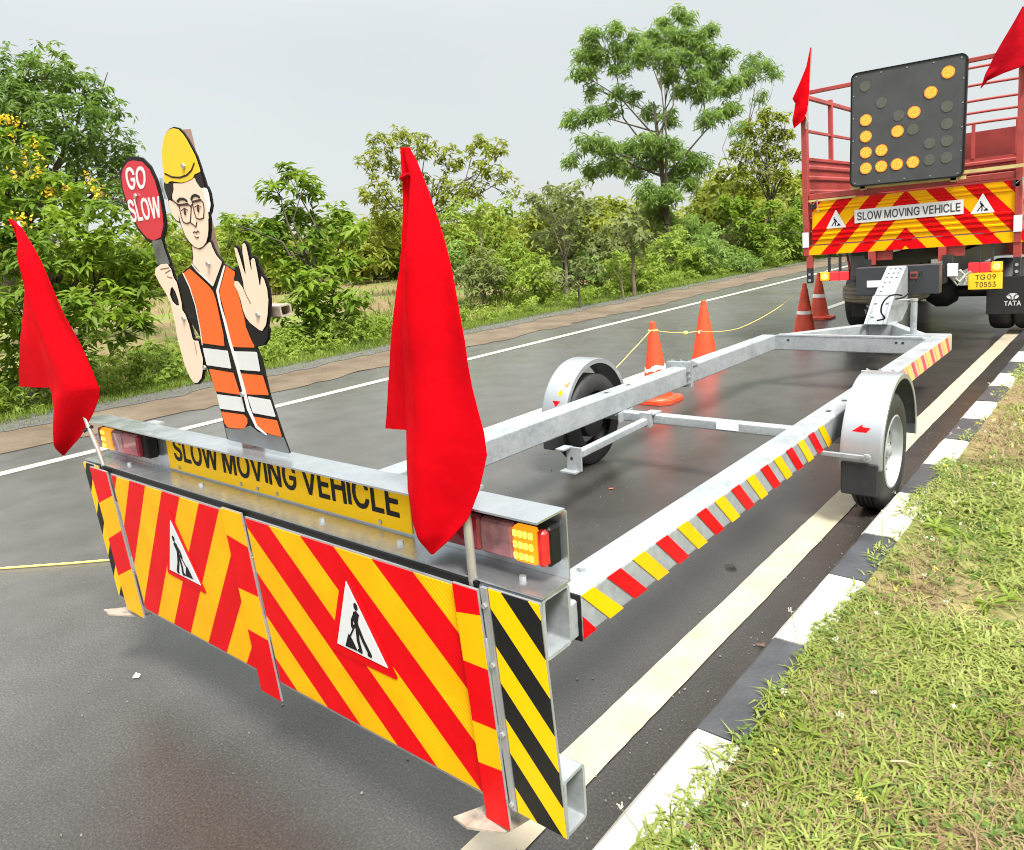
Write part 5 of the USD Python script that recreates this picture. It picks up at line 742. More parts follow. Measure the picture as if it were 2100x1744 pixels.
# ================================================================== CUTOUT WORKER SIGN standing on the light channel
O0 = np.array([.033, .06, .99]); EV = np.array([0, -.103, .9947]); NV = np.array([0, -.9947, -.103])
def cf(off): return lambda a, b, d: TB(O0 + a[:, None] * np.array([1.0, 0, 0]) + b[:, None] * EV + (off + d)[:, None] * NV)
fig = thing('cutout_figure', 'flat cutout of a worker in helmet and orange vest holding a GO SLOW paddle', 'sign', (.033, .09, 1.02))
def sm(k, r=.004):
    return Polygon(FIG[k]).buffer(0).buffer(r, join_style=1).buffer(-2 * r, join_style=1).buffer(r, join_style=1)
G = {k: sm(k, .0025 if k in ('palm', 'hole', 'ear', 'ear2', 'connector') else .004) for k in FIG if k not in ('go', 'go_b', 'slow', 'slow_b', 'bolts', 'pipeR')}
G['pipeR'] = Polygon(FIG['pipeR']).buffer(0)
sil = unary_union([G[k].buffer(.0055) for k in ('face', 'neck', 'armL', 'palm', 'paddle', 'handle', 'ear', 'ear2', 'hair', 'hair2')] + [G['helmet'].buffer(.003), G['body'].buffer(.0), G['sleeveR'].buffer(.002), Polygon(FIG['palm']).convex_hull.buffer(.002).intersection(shapely.box(.1, .3, .3, .52))]).buffer(.004).buffer(-.004)
skin = mat('printed_skin_tone', (.84, .63, .49), .45, 0, .03, 5, spec=.3); orange_p = mat('printed_orange', (.82, .125, .012), .4, 0, .04, 5); helm_p = mat('printed_helmet_yellow', (.86, .55, .008), .4, 0, .03, 5)
ink = mat('printed_dark_line', (.020, .014, .014), .5, spec=.2); pinkw = mat('printed_pale_highlight', (.86, .78, .78), .4); grey_b = mat('printed_grey', (.13, .135, .14), .3, 0, .12, 14); paddle_p = mat('printed_paddle_red', (.60, .012, .035), .4, 0, .1, 9)
part(fig, 'backing_sheet', flat(sil, cf(0), .004), blk_ink)
def fpart(nm, geom, m_, lvl): return part(fig, nm, flat(geom, cf(.004 + .0007 * lvl), .0006), m_)
def stroke(k):
    pts, w = STROKES[k]; p = np.array(pts)
    # line widths were read across the foreshortened sheet: keep a mean width
    return LineString(pts).buffer(w * .00026 * .5 * 1.25, cap_style=1)
fpart('neck', G['neck'], skin, 1); fpart('hair', G['hair'], ink, 2); fpart('hair', G['hair2'], ink, 2)
fpart('face', G['face'], skin, 2.2); fpart('ear', G['ear'], skin, 2.4); fpart('ear', G['ear2'], pinkw, 2.4); fpart('helmet', G['helmet'], helm_p, 3.5)
fpart('helmet_brim', stroke('brim'), ink, 4.5)
fpart('glasses', unary_union([stroke(k) for k in ('lensL', 'lensR', 'bridge', 'temple', 'topL', 'topR')]), mat('printed_brown_line', (.06, .03, .026), .5, spec=.2), 4)
fpart('eyebrow', stroke('browL'), ink, 4); fpart('eyebrow', stroke('browR'), ink, 4)
fpart('eye', unary_union([stroke('eyeL'), stroke('lidL')]), mat('printed_brown_line', (0, 0, 0)), 5); fpart('eye', unary_union([stroke('eyeR'), stroke('lidR')]), mat('printed_brown_line', (0, 0, 0)), 5)
fpart('nose', stroke('nose'), mat('printed_brown_line', (0, 0, 0)), 4); fpart('mouth', unary_union([stroke('mouth'), stroke('chin')]), mat('printed_brown_line', (0, 0, 0)), 4)
fpart('jaw_line', stroke('jaw'), mat('printed_brown_line', (0, 0, 0)), 3)
for k in ('vestL', 'vestR', 'or1', 'or2', 'or3', 'or4'): fpart('vest_panel', G[k], orange_p, 2)
fpart('vest_piping', G['pipeR'], pinkw, 3); fpart('vest_piping', stroke('pipeL'), pinkw, 3); fpart('collar_line', stroke('collar'), pinkw, 3)
for k in ('white1', 'white2', 'white3', 'white4'): fpart('reflective_band', G[k], white_sh, 2)
fpart('grey_foot', G['base'], grey_b, 1.2)
fpart('sleeve', G['sleeveR'], blk_ink, 3)
arm = fpart('raised_arm', G['armL'].difference(G['hole']), skin, 4); part(arm, 'finger_line', flat(unary_union([stroke(k) for k in ('finger1', 'finger2', 'finger3', 'elbow')]), cf(.0075), .0005), mat('printed_brown_line', (0, 0, 0)))
hand = fpart('open_hand', G['palm'], skin, 4.5); part(hand, 'palm_line', flat(stroke('palm'), cf(.0080), .0005), mat('printed_brown_line', (0, 0, 0)))
pd = fpart('paddle', G['paddle'].buffer(-.0055), paddle_p, 2); part(pd, 'paddle_rim', flat(G['paddle'].buffer(.001).difference(G['paddle'].buffer(-.0060)), cf(.0042), .0008), blk_ink)
fpart('paddle_handle', G['handle'], mat('printed_handle_grey', (.10, .105, .11), .35, 0, .5, 14), 2.5)
def quad_text(txt, tl, trr, bl, br):
    v, f_ = plain_text(txt)
    a, b = v[:, 0], v[:, 1]; P_ = [np.array(p) for p in (tl, trr, bl, br)]
    q_ = (a * b)[:, None] * P_[1] + ((1 - a) * b)[:, None] * P_[0] + ((1 - a) * (1 - b))[:, None] * P_[2] + (a * (1 - b))[:, None] * P_[3]
    return cf(.0063)(q_[:, 0], q_[:, 1], v[:, 2] * .0007), f_
part(pd, 'go_lettering', quad_text('GO', FIG['go'][0], FIG['go'][1], FIG['go'][2], FIG['go_b'][0]), pinkw)
part(pd, 'slow_lettering', quad_text('SLOW', FIG['slow'][0], FIG['slow'][1], FIG['slow'][2], FIG['slow_b'][0]), pinkw)
for p in FIG['bolts']:
    c_ = cf(.007)(np.array([p[0]]), np.array([p[1]]), np.array([0.0]))[0]; part(fig, 'bolt_head', lathe([(.0085, 0), (.0075, .004), (.003, .006), (0, .0062)], 12, 'z', (0, 0, 0)) if False else bolt(c_, NV, .0075, .005), rim_m)
brown = mat('brown_steel_post', (.26, .16, .13), .5, .1, .2, 12)
def bk(x0, x1, s0, s1, d0, d1):
    a = np.array([[x, s, d] for x in (x0, x1) for s in (s0, s1) for d in (d0, d1)]); h = trimesh.convex.convex_hull(cf(0)(a[:, 0], a[:, 1], -a[:, 2])); return (np.array(h.vertices), np.array(h.faces))
part(fig, 'support_post', bk(-.095, -.048, .0, .878, .006, .050), brown)
e = hollow((.0, 0, 0), (.235, 0, 0), .034, .030, .004, .004, (0, 0, 1)); v = e[0]; part(fig, 'cross_tube', (cf(0)(v[:, 0], .400 + v[:, 2], -(.03 + v[:, 1])), e[1]), rust_m)
part(fig, 'cross_tube', bk(-.24, -.06, .735, .765, .012, .016), white_p); part(fig, 'connector', bk(-.19, -.13, .715, .772, .006, .010), mat('pale_connector_plate', (.50, .58, .58), .3, 0, .1, 20))

# ================================================================== FLAGS
def thicken(V, F, n, off):
    """closed cloth from an open sheet: a second copy offset along n, joined at the border."""
    V = np.array(V); F = np.array(F); k = len(V); E = {}
    for t in F:
        for a, b in ((t[0], t[1]), (t[1], t[2]), (t[2], t[0])): E[(a, b)] = E.get((b, a)) is None and 1 or 0
    edges = {}
    for t in F:
        for a, b in ((t[0], t[1]), (t[1], t[2]), (t[2], t[0])): edges[(a, b)] = 1
    rim = [(a, b) for a, b in edges if (b, a) not in edges]
    W_ = V + np.array(n) * off; Q = [t for a, b in rim for t in ((b, a, a + k), (b, a + k, b + k))]
    return np.vstack([V, W_]), np.vstack([F, F[:, ::-1] + k, np.array(Q)])
def flag_mesh(rows, y0, seed, amp, ncol=14, sub=4, sway=0.0):
    """cloth hanging in folds: rows of (back edge, fold, free edge) outlines; the depth of the folds is made here."""
    zs = np.arange(len(rows)); t = np.linspace(0, len(rows) - 1, (len(rows) - 1) * sub + 1); r = RS(seed)
    def col(c):
        idx = [i for i, q_ in enumerate(rows) if q_[c] is not None]; p = np.array([rows[i][c] for i in idx]); tt = t[t <= idx[-1]]
        return np.stack([np.interp(tt, idx, p[:, k]) for k in (0, 1)], 1)
    Fo, Ri = col(1), col(2); n = len(Fo); u = np.linspace(0, 1, ncol); s = np.linspace(0, 1, n)[:, None]
    ph = 6.28 * meshkit.noise(np.stack([s[:, 0] * 3, s[:, 0] * 0 + seed, s[:, 0] * 0], 1))[:, None]
    X = Fo[:, None, 0] * (1 - u) + Ri[:, None, 0] * u; Z = Fo[:, None, 1] * (1 - u) + Ri[:, None, 1] * u; wid = (Ri[:, 0] - Fo[:, 0])[:, None]
    Y = y0 - np.minimum(wid * .2, .022) * np.sin(np.pi * u ** .8)[None, :] + amp * np.sin(3.1 * u[None, :] * 2 + ph * .5 + 2.2 * s) * np.clip(u[None, :] * 3, 0, 1) * np.clip(wid * 8, 0, 1) + .5 * amp * np.sin(11 * s + 5 * u[None, :]) * np.clip(wid * 6, 0, 1) + sway * s
    V = np.stack([X, Y, Z], -1).reshape(-1, 3); I_, J_ = np.meshgrid(np.arange(n - 1), np.arange(ncol - 1), indexing='ij'); q_ = (I_ * ncol + J_).ravel(); F = [np.stack([q_, q_ + ncol, q_ + ncol + 1], 1), np.stack([q_, q_ + ncol + 1, q_ + 1], 1)]
    if rows[0][0] is not None:
        Le = col(0); m_ = len(Le); nb = 7; ub = np.linspace(0, 1, nb); X2 = Fo[:m_, None, 0] * (1 - ub) + Le[:, None, 0] * ub; Z2 = Fo[:m_, None, 1] * (1 - ub) + Le[:, None, 1] * ub
        Y2 = Y[:m_, :1] + (.006 + .016 * ub ** .6)[None, :] * np.clip((Fo[:m_, 0] - Le[:, 0])[:, None] * 9, .1, 1) + amp * .6 * np.sin(6 * s[:m_] + 4 * ub[None, :]) * ub
        o = len(V); V = np.vstack([V, np.stack([X2, Y2, Z2], -1).reshape(-1, 3)]); I_, J_ = np.meshgrid(np.arange(m_ - 1), np.arange(nb - 1), indexing='ij'); q_ = o + (I_ * nb + J_).ravel(); F += [np.stack([q_, q_ + nb + 1, q_ + nb], 1), np.stack([q_, q_ + 1, q_ + nb + 1], 1)]
    return thicken(V, np.vstack(F), (0, 1, 0), .0022)
fr_ = thing('red_flag', 'large bright red flag on a steel pole at the near right end of the board', 'flag', (.888, .0, .83), group=None)
part(fr_, 'pole', tb(tube([(.889, .004, .79), (.887, .002, .96), (.872, -.0, 1.10), (.820, .0, 1.69)], [.010, .010, .0095, .008], 12)), pole_m, smooth=True)
part(fr_, 'cloth', tb(flag_mesh(FLAGS['R'], -.012, 3, .010)), cloth, smooth=50); part(fr_, 'tie_knot', tb(tube([(.806, -.016, 1.655), (.834, -.020, 1.660)], [.006, .004], 6)), cloth2)
flg = thing('red_flag', 'red flag leaning outward at the far left end of the board', 'flag', (-.905, .0, .83))
part(flg, 'pole', tb(tube([(-.900, .004, .79), (-.945, .002, .90), (-.983, .0, .965), (-1.318, .005, 1.725)], [.0078, .0078, .0075, .0065], 12)), pole_m, smooth=True)
part(flg, 'cloth', tb(flag_mesh(FLAGS['L'], -.014, 8, .012)), cloth, smooth=50); part(flg, 'pole_clip', tb(cyl((-.99, -.018, .957), (-.976, .012, .972), .006, 8)), blk)

# ================================================================== TRUCK
tk = thing('truck', 'red oxide lorry with open cage body and striped yellow and red tail', 'truck', (-.05, 8.2, 0))
def TK(v):
    """the lorry leans a little towards the road centre."""
    v = np.array(v, float); a = .020; x = v[:, 0] + 1.05; return np.stack([v[:, 0] - a * (v[:, 2] - 1.1), v[:, 1], v[:, 2] + a * x], 1)
def tp(nm, mesh, m_, par=None, **kw):
    if isinstance(mesh, list): mesh = merge(mesh)
    return part(par or tk, nm, xf(mesh, TK), m_, **kw)
TY = 8.2; FY = 12.4
# tailgate of ridged sheet with chevrons following the ridges
def ridge(z): return -.010 * (np.abs(((z - 1.24) / .105) % 1 - .5) < .22) * ((z > 1.25) & (z < 1.70))
gate = tp('tailgate', [box(-1.045, .975, TY, TY + .03, 1.222, 1.725)], truck_red)
for zz in (1.29, 1.345, 1.405, 1.63, 1.672): tp('gate_ridge', box(-1.04, .972, TY - .010, TY + .001, zz - .013, zz + .013, .006), yel_s, gate)
sill = tp('rear_sill', box(-1.10, 1.06, TY - .012, TY + .05, 1.105, 1.215), truck_red)
def sheet_ridged(P_, y, m_, nm, par, ridged=True):
    """chevron film laid over the pressed ridges of the tailgate"""
    for g_ in getattr(P_, 'geoms', [P_]):
        if g_.geom_type != 'Polygon' or g_.area < 1e-5: continue
        pieces = []
        zcuts = sorted([1.10] + ([z + d for z in (1.29, 1.345, 1.405, 1.63, 1.672) for d in (-.0145, -.008, .008, .0145)] if ridged else []) + [1.76])
        def yo(z):
            if not ridged: return 0
            return min((-.0155 if abs(z - c_) <= .0085 else (-.0015 if abs(z - c_) >= .0140 else -.0155 + .014 * (abs(z - c_) - .0085) / .0055)) for c_ in (1.29, 1.345, 1.405, 1.63, 1.672))
        for z0, z1 in zip(zcuts[:-1], zcuts[1:]):
            q_ = g_.intersection(shapely.box(-2, z0, 2, z1))
            for h_ in getattr(q_, 'geoms', [q_]):
                if h_.geom_type != 'Polygon' or h_.area < 1e-6: continue
                vv, ff = trimesh.creation.triangulate_polygon(h_, engine='earcut'); ya, yb = yo(z0 + 1e-6), yo(z1 - 1e-6); yy_ = ya + (yb - ya) * (vv[:, 1] - z0) / (z1 - z0)
                pieces.append((np.stack([vv[:, 0], y + yy_, vv[:, 1]], 1), ff))
        if pieces: tp(nm, pieces, m_, par)
AX = -.045
def chev(z_apex, x):     # height of a chevron edge at x
    return z_apex - 1.14 * abs(x - AX)
for k in range(-2, 9):
    zt = 1.741 + .3975 * (k - 0) * -1 + .3975 * 4; 
    for c_, (za, zb) in enumerate(((zt, zt - .1985), (zt - .1985, zt - .397))):
        for sgn in (-1, 1):
            P_ = Polygon([(AX, za), (AX + sgn * 1.3, za - 1.14 * 1.3), (AX + sgn * 1.3, zb - 1.14 * 1.3), (AX, zb)])
            nm = ('red_stripe', 'yellow_stripe')[c_]; mm = (red_dark if False else red_s, yel_s)[c_]
            q_ = P_.intersection(shapely.box(-1.040, 1.228, .970, 1.722))
            if not q_.is_empty: sheet_ridged(q_, TY, mm, nm, gate)
            q_ = P_.intersection(shapely.box(-1.098, 1.107, 1.058, 1.213))
            if not q_.is_empty: sheet_ridged(q_, TY - .0125, mm, nm, sill, False)
for px in (-.78, -.42, -.03, .36, .74): tp('hinge_strip', box(px - .05, px + .05, TY - .020, TY - .004, 1.214, 1.224), red_s, gate)
ban = tp('slow_banner', box(-.568, .505, TY - .020, TY - .013, 1.433, 1.582), white_sh, gate); tp('lettering', lettering('SLOW MOVING VEHICLE', -.540, .478, 1.462, 1.553, on_y(TY - .0205)), mat('faded_black_print', (.06, .055, .05), .5), gate)
for (xa, xb, xc_, z0, z1) in ((-.872, -.668, -.770, 1.405, 1.598), (.575, .775, .675, 1.428, 1.616)):
    tp('sign_triangle', flat(Polygon([(xa, z0), (xb, z0), (xc_, z1)]).buffer(.005), on_y(TY - .014), .003), white_sh, gate)
    pp = gate; g0 = _loc[gate]
    S = [Point(.42, .88).buffer(.07), Polygon([(.34, .74), (.44, .80), (.55, .76), (.60, .62), (.56, .44), (.42, .42), (.45, .60)]), LineString([(.52, .72), (.70, .46)]).buffer(.035), LineString([(.40, .72), (.66, .46)]).buffer(.03), LineString([(.52, .56), (.90, .20)]).buffer(.018), LineString([(.46, .46), (.18, .03)]).buffer(.05), LineString([(.52, .46), (.56, .22), (.52, .03)]).buffer(.05), Polygon([(.66, 0), (1.12, 0), (.90, .28)])]
    tp('worker_symbol', flat(affinity.affine_transform(unary_union(S), [.105, 0, 0, .105, xa + .038, z0 + .018]), on_y(TY - .0172), .001), blk_ink, gate)
tp('top_bar', box(-1.075, .985, TY - .015, TY + .05, 1.745, 1.812, .006), truck_red)
tp('catch', box(-1.05, -.99, TY - .03, TY + .0, 1.64, 1.70), dark_steel); tp('catch', box(.93, .99, TY - .03, TY + .0, 1.66, 1.72), dark_steel)
for px in (-1.02, .965): tp('catch_hook', tube([(px, TY - .03, 1.69), (px + .05, TY - .05, 1.74), (px + .06, TY - .045, 1.60)], .007, 6), pole_m)
tp('gate_rail', box(.50, 1.02, TY - .10, TY - .06, 1.838, 1.872), rail_y); tp('gate_rail', box(-1.07, -.55, TY - .03, TY - .016, 1.72, 1.743), rail_y)
# body: corner posts, side walls, rails, headboard
for s, px in ((-1, -1.112), (1, .985)):
    w_ = .062
    tp('corner_post', box(px - w_ / 2, px + w_ / 2, TY - .03, TY + .05, 1.10, 2.955 if s < 0 else 3.02, .004), truck_red)
    tp('white_marker', box(px - .036, px + .036, TY - .036, TY - .031, 1.20 if s < 0 else 1.21, 1.375), white_sh)
    tp('drop_post', box(px + .034 * (1 if s < 0 else 0) - .034, px + .034 * (1 if s < 0 else 0) + .034, TY - .02, TY + .03, .955 if s < 0 else .95, 1.10), truck_red)
    dp = tp('drop_post_foot', box(px + .034 * (1 if s < 0 else 0) - .032, px + .034 * (1 if s < 0 else 0) + .032, TY - .022, TY + .03, .775, .955), dark_steel)
    for zz in (.81, .88): tp('reflector', cyl((px + .034 * (1 if s < 0 else 0), TY - .022, zz), (px + .034 * (1 if s < 0 else 0), TY - .026, zz), .016, 14), grey_paint, dp)
    X0 = px - .02; X1 = px + .02
    wall = tp('side_wall', box(px - .014, px + .014, TY + .05, FY, 1.22, 2.20), truck_red)
    for zz in (1.36, 1.52, 1.68, 1.84, 2.0, 2.12): tp('wall_ridge', box(px - .034, px + .034, TY + .06, FY - .05, zz - .03, zz + .03, .016), truck_pale, wall)
    tp('wall_cap', box(px - .03, px + .03, TY + .05, FY, 2.195, 2.235, .005), truck_red)
    for yy in (9.18, 10.25, 11.35): tp('side_post', box(px - .025, px + .025, yy - .025, yy + .025, 2.23, 2.965, .004), truck_red)
    tp('side_rail', box(px - .022, px + .022, TY + .05, FY, 2.890, 2.935, .004), truck_red); tp('side_rail', box(px - .016, px + .016, TY + .05, FY, 2.520, 2.552, .003), truck_red)
tp('rear_cross_rail', box(-1.14, 1.01, TY - .015, TY + .03, 2.925, 2.968, .004), truck_red); tp('rear_cross_rail', box(-.62, -.40, TY + 1.0, TY + 1.03, 2.68, 2.71), truck_red)
hb_ = tp('headboard', box(-1.10, 1.0, FY - .03, FY, 1.22, 2.20), truck_red)
for zz in (1.5, 1.75, 2.0, 2.12): tp('wall_ridge', box(-1.08, .98, FY - .055, FY - .028, zz - .03, zz + .03, .012), truck_pale, hb_)
for zz in (2.66, 2.81, 2.98, 3.20, 3.45):
    pts = [(x, FY - .02, zz + .045 * (1 - (x / 1.1) ** 2)) for x in np.linspace(-1.1, 1.0, 9)]; tp('headboard_bar', tube(pts, .020, 6), truck_pale, smooth=True)
for px in (-1.08, -.55, -.03, .52, .98): tp('headboard_post', box(px - .022, px + .022, FY - .04, FY, 2.2, 2.69 if abs(px) < .6 else 3.47), truck_red)
tp('bed_floor', box(-1.10, 1.0, TY + .03, FY, 1.13, 1.20), dark_steel)
# underside
for s in (-1, 1): tp('chassis_rail', box(s * .40 - .045 - .03, s * .40 + .045 - .03, TY - .06, 14.6, .80, 1.02), dark_steel)
for px in (-.385, .315):
    tp('stay', box(px - .035, px + .035, TY - .05, TY + .0, .955, 1.105), truck_red); tp('stay_gusset', box(px + .03, px + .20, TY + .02, TY + .06, 1.0, 1.105), truck_red)
mp = tp('mounting_plate', box(-.39, .40, 7.56, 7.70, .665, .965, .006), attach_m)
tp('mounting_arm', [box(-.33, -.24, 7.70, 8.3, .72, .9), box(.26, .35, 7.70, 8.3, .72, .9)], dark_steel)
tp('plate_slot', box(.135, .205, 7.553, 7.561, .83, .90), mat('red_slot_plate', (.30, .07, .05), .5), mp); tp('plate_slot', box(.145, .195, 7.550, 7.5535, .85, .88), dark_steel, mp); tp('white_tab', box(-.28, -.14, 7.554, 7.562, .755, .825), white_p, mp)
tp('hitch_coupling', box(-.03, .12, 7.42, 7.58, .82, .93, .01), dark_steel)
tp('plug_cable', tube(spline([(.235, 7.55, .90), (.228, 7.50, .82), (.20, 7.35, .74), (.18, 7.1, .69), (.17, 6.8, .70)]), .008, 6), blk_ink, smooth=True)
tp('junction_box', box(.395, .488, 7.98, 8.04, .80, .935, .006), white_p); tp('hose_bundle', [tube([(.45, 8.0, .80), (.50, 8.03, .74), (.55, 8.05, .80), (.60, 8.05, .84)], .012, 6), tube([(.42, 8.0, .80), (.47, 8.1, .70), (.56, 8.12, .74)], .01, 6), tube([(.50, 8.05, .86), (.55, 8.1, .78), (.53, 8.1, .70)], .014, 6)], mat('pale_hose', (.42, .42, .36), .6, 0, .4, 40))
for s, x0, x1, z0 in ((-1, -.95, -.63, .795), (1, .558, .868, .817)):
    la = tp('rear_lamp', box(x0, x1, TY - .03, TY + .04, z0, z0 + .108, .01), blk_ink)
    xa, xb = (x0, x0 + .105) if s < 0 else (x1 - .105, x1)
    tp('amber_lens', box(xa, xb, TY - .052, TY - .028, z0 + .002, z0 + .106, .012), mat('lit_amber_truck_lens', (.7, .22, .01), .3, emit=(1.0, .30, .01), estr=.26), la)
    tp('bulb_glow', tube([((xa + xb) / 2, TY - .051, z0 + .054), ((xa + xb) / 2, TY - .058, z0 + .054)], [.036, .026], 20), mat('lit_bulb_lens', (.8, .4, .08), .3, emit=(1.0, .50, .06), estr=.9), la)
    ra, rb2 = (x0 + .106, x1) if s < 0 else (x0, x1 - .106)
    for i in range(2):
        w2 = (rb2 - ra) / 2; tp('red_lens', box(ra + i * w2 + .001, ra + (i + 1) * w2 - .001, TY - .050, TY - .028, z0 + .002, z0 + .106, .01), mat('lit_red_truck_lens', (.66, .012, .02), .15, emit=(1.0, .02, .02), estr=.4), la)
    for dx in (.09, .21): tp('lamp_bracket', box(x0 + dx - .012, x0 + dx + .012, TY, TY + .03, z0 + .05, 1.11), dark_steel)
npl = tp('number_plate', box(.562, .868, TY - .045, TY - .036, .640, .815, .004), plate_y); tp('lettering', lettering('TG  09', .628, .812, .742, .795, on_y(TY - .0455), bold=False), blk_ink, npl); tp('lettering', lettering('T0553', .628, .812, .664, .718, on_y(TY - .0455), bold=False), blk_ink, npl)
tp('plate_bracket', box(.60, .84, TY - .036, TY - .0, .63, .83), dark_steel)
# spare wheel, tank, axle, wheels, flaps, cab
tp('spare_wheel', lathe([(.20, -.09), (.30, -.112), (.42, -.105), (.465, -.085), (.475, -.055), (.468, -.05), (.475, -.045), (.478, -.01), (.47, -.005), (.47, .005), (.478, .01), (.475, .045), (.468, .05), (.475, .055), (.465, .085), (.42, .105), (.30, .112), (.20, .09)], 48, 'z', (-.41, 8.88, .59)), dusty_tyre, smooth=35)
tp('side_tank', [box(-.86, -.60, 8.9, 9.4, .74, 1.08, .05)], grey_paint)
tp('air_line', tube([(-.70, 8.35, 1.08), (-.66, 8.32, .92), (-.68, 8.34, .80)], .014, 6), truck_red)
for s, xa, xb, ya in ((-1, -.83, -.45, 9.0), (1, .62, 1.02, 9.0)):
    z0, z1 = (.262, .474) if s < 0 else (.275, .70)
    fp_ = tp('rear_mudflap', box(xa, xb, ya, ya + .012, z0, z1, .004), black_rub)
    lx, lw = (-.603, .16) if s < 0 else (.872, .16)
    S = []; zc = .475 if s > 0 else .405
    e_ = affinity.scale(Point(0, 0).buffer(1, quad_segs=16), lw * .36, lw * .22); cut = unary_union([affinity.scale(Point(-.42, -.55).buffer(1, quad_segs=12), lw * .22, lw * .26, origin=(0, 0)), Polygon()]) 
    stem = Polygon([(-.012, -.06), (.012, -.06), (.007, .014), (-.007, .014)])
    lens = e_.difference(LineString([(-.07, .012), (-.03, .016), (-.014, -.006), (-.014, -.05)]).buffer(.0055)).difference(LineString([(.07, .012), (.03, .016), (.014, -.006), (.014, -.05)]).buffer(.0055))
    tp('maker_emblem', flat(affinity.translate(lens, lx, zc), on_y(ya - .0005), .0015), white_sh, fp_); tp('maker_lettering', lettering('TATA', lx - lw * .5, lx + lw * .5, zc - .105, zc - .052, on_y(ya - .0005)), white_sh, fp_)
    for dx in ((-.15, .15)): 
        tp('rear_wheel', lathe([(.10, -.1), (.26, -.1), (.28, -.12), (.40, -.115), (.425, -.08), (.43, 0), (.425, .08), (.40, .115), (.28, .12), (.26, .1), (.10, .1)], 40, 'x', (s * .80 + (.0 if s < 0 else .02) + dx * .85, 9.85, .43)), tyre_m, smooth=35)
tp('rear_axle', [tube([(-.8, 9.85, .47), (.8, 9.85, .47)], .07, 12), lathe([(0, -.2), (.12, -.17), (.19, -.06), (.19, .06), (.12, .17), (0, .2)], 24, 'x', (.03, 9.85, .47))], dark_steel, smooth=True)
for s in (-1, 1): tp('leaf_spring', [box(s * .47 - .035, s * .47 + .035, 9.2 + .08 * k, 10.5 - .08 * k, .60 + .02 * k, .618 + .02 * k) for k in range(4)], dark_steel); tp('front_wheel', lathe([(0, -.1), (.26, -.1), (.28, -.12), (.40, -.115), (.43, 0), (.40, .115), (.28, .12), (.26, .1), (0, .1)], 40, 'x', (s * .90 - .03, 13.35, .43)), tyre_m, smooth=35)
cabp = Polygon([(12.55, .75), (14.55, .62), (14.62, 1.35), (14.45, 2.25), (14.25, 2.55), (12.6, 2.6)]); e = trimesh.creation.extrude_polygon(cabp, 2.0, engine='earcut'); v = np.array(e.vertices)
cab = tp('cab', (np.stack([v[:, 2] - 1.05, v[:, 0], v[:, 1]], 1), np.array(e.faces)), truck_red); tp('windscreen', box(-.95, .85, 14.47, 14.56, 1.45, 2.15, .01), mat('dark_glass', (.02, .025, .03), .08), cab)
for px in (-1.056, .946): tp('cab_window', box(px, px + .012, 13.3, 14.25, 1.5, 2.2), mat('dark_glass', (0, 0, 0)), cab)

# arrow board on the tail frame
ab = thing('arrow_board', 'dark square arrow board with lit amber lamps pointing down left above the truck tail', 'sign', (-.03, 8.05, 1.85))
AY = 8.05
part(ab, 'panel', extr(rrect(1.085, 1.185, .06, 6), (-.045, AY + .05, 2.44), (-.045, AY, 2.44)), board_m)
part(ab, 'panel_rim', extr(rrect(1.10, 1.20, .065, 6).difference(rrect(1.07, 1.17, .055, 6)), (-.045, AY + .055, 2.44), (-.045, AY - .006, 2.44)), blk)
part(ab, 'mount_frame', [box(-.50, -.45, AY + .05, AY + .15, 1.80, 2.95), box(.38, .43, AY + .05, AY + .15, 1.80, 2.95), box(-.60, .52, AY + .05, AY + .10, 1.815, 1.85)], rail_y)
LIT = [(.336, 2.881), (.183, 2.713), (.033, 2.542), (-.121, 2.373), (-.437, 2.534), (-.435, 2.364), (-.432, 2.195), (-.430, 2.028), (-.275, 2.199), (-.274, 2.031), (-.119, 2.035), (.035, 2.038)]
OFF = [(-.45, 2.885), (.336, 2.552), (.340, 2.382), (.345, 2.214), (.345, 2.048), (.187, 2.212), (.188, 2.043), (-.114, 2.533), (-.284, 2.69), (.026, 2.372)]
r = RS(9)
for i, (x, z) in enumerate(LIT):
    lp = part(ab, 'lit_lamp', cyl((x, AY - .0005, z), (x, AY - .006, z), .060, 28), lamp_ring)
    part(lp, 'lens', cyl((x, AY - .006, z), (x, AY - .008, z), .053, 28), lamp_m)
    dots = []
    hot = i in (0, 2, 9, 11)
    for rr_, nn2 in ((.012, 5), (.024, 10), (.0355, 16), (.047, 24)):
        for k in range(nn2):
            a = k / nn2 * 6.283 + r.uniform(0, .2); dots.append(cyl((x + rr_ * math.cos(a), AY - .008, z + rr_ * math.sin(a)), (x + rr_ * math.cos(a), AY - .0095, z + rr_ * math.sin(a)), .0036, 6))
    part(lp, 'leds', dots, lamp_hot)
for x, z in OFF: part(ab, 'unlit_lamp', cyl((x, AY - .0005, z), (x, AY - .004, z), .055, 28), lamp_off)
for x in np.linspace(-.54, .45, 5):
    for z in (1.88, 3.0): part(ab, 'rivet', bolt((x, AY - .0005, z), (0, -1, 0), .007, .004), rim_m)
for z in np.linspace(2.1, 2.8, 4):
    for x in (-.565, .475): part(ab, 'rivet', bolt((x, AY - .0005, z), (0, -1, 0), .007, .004), rim_m)
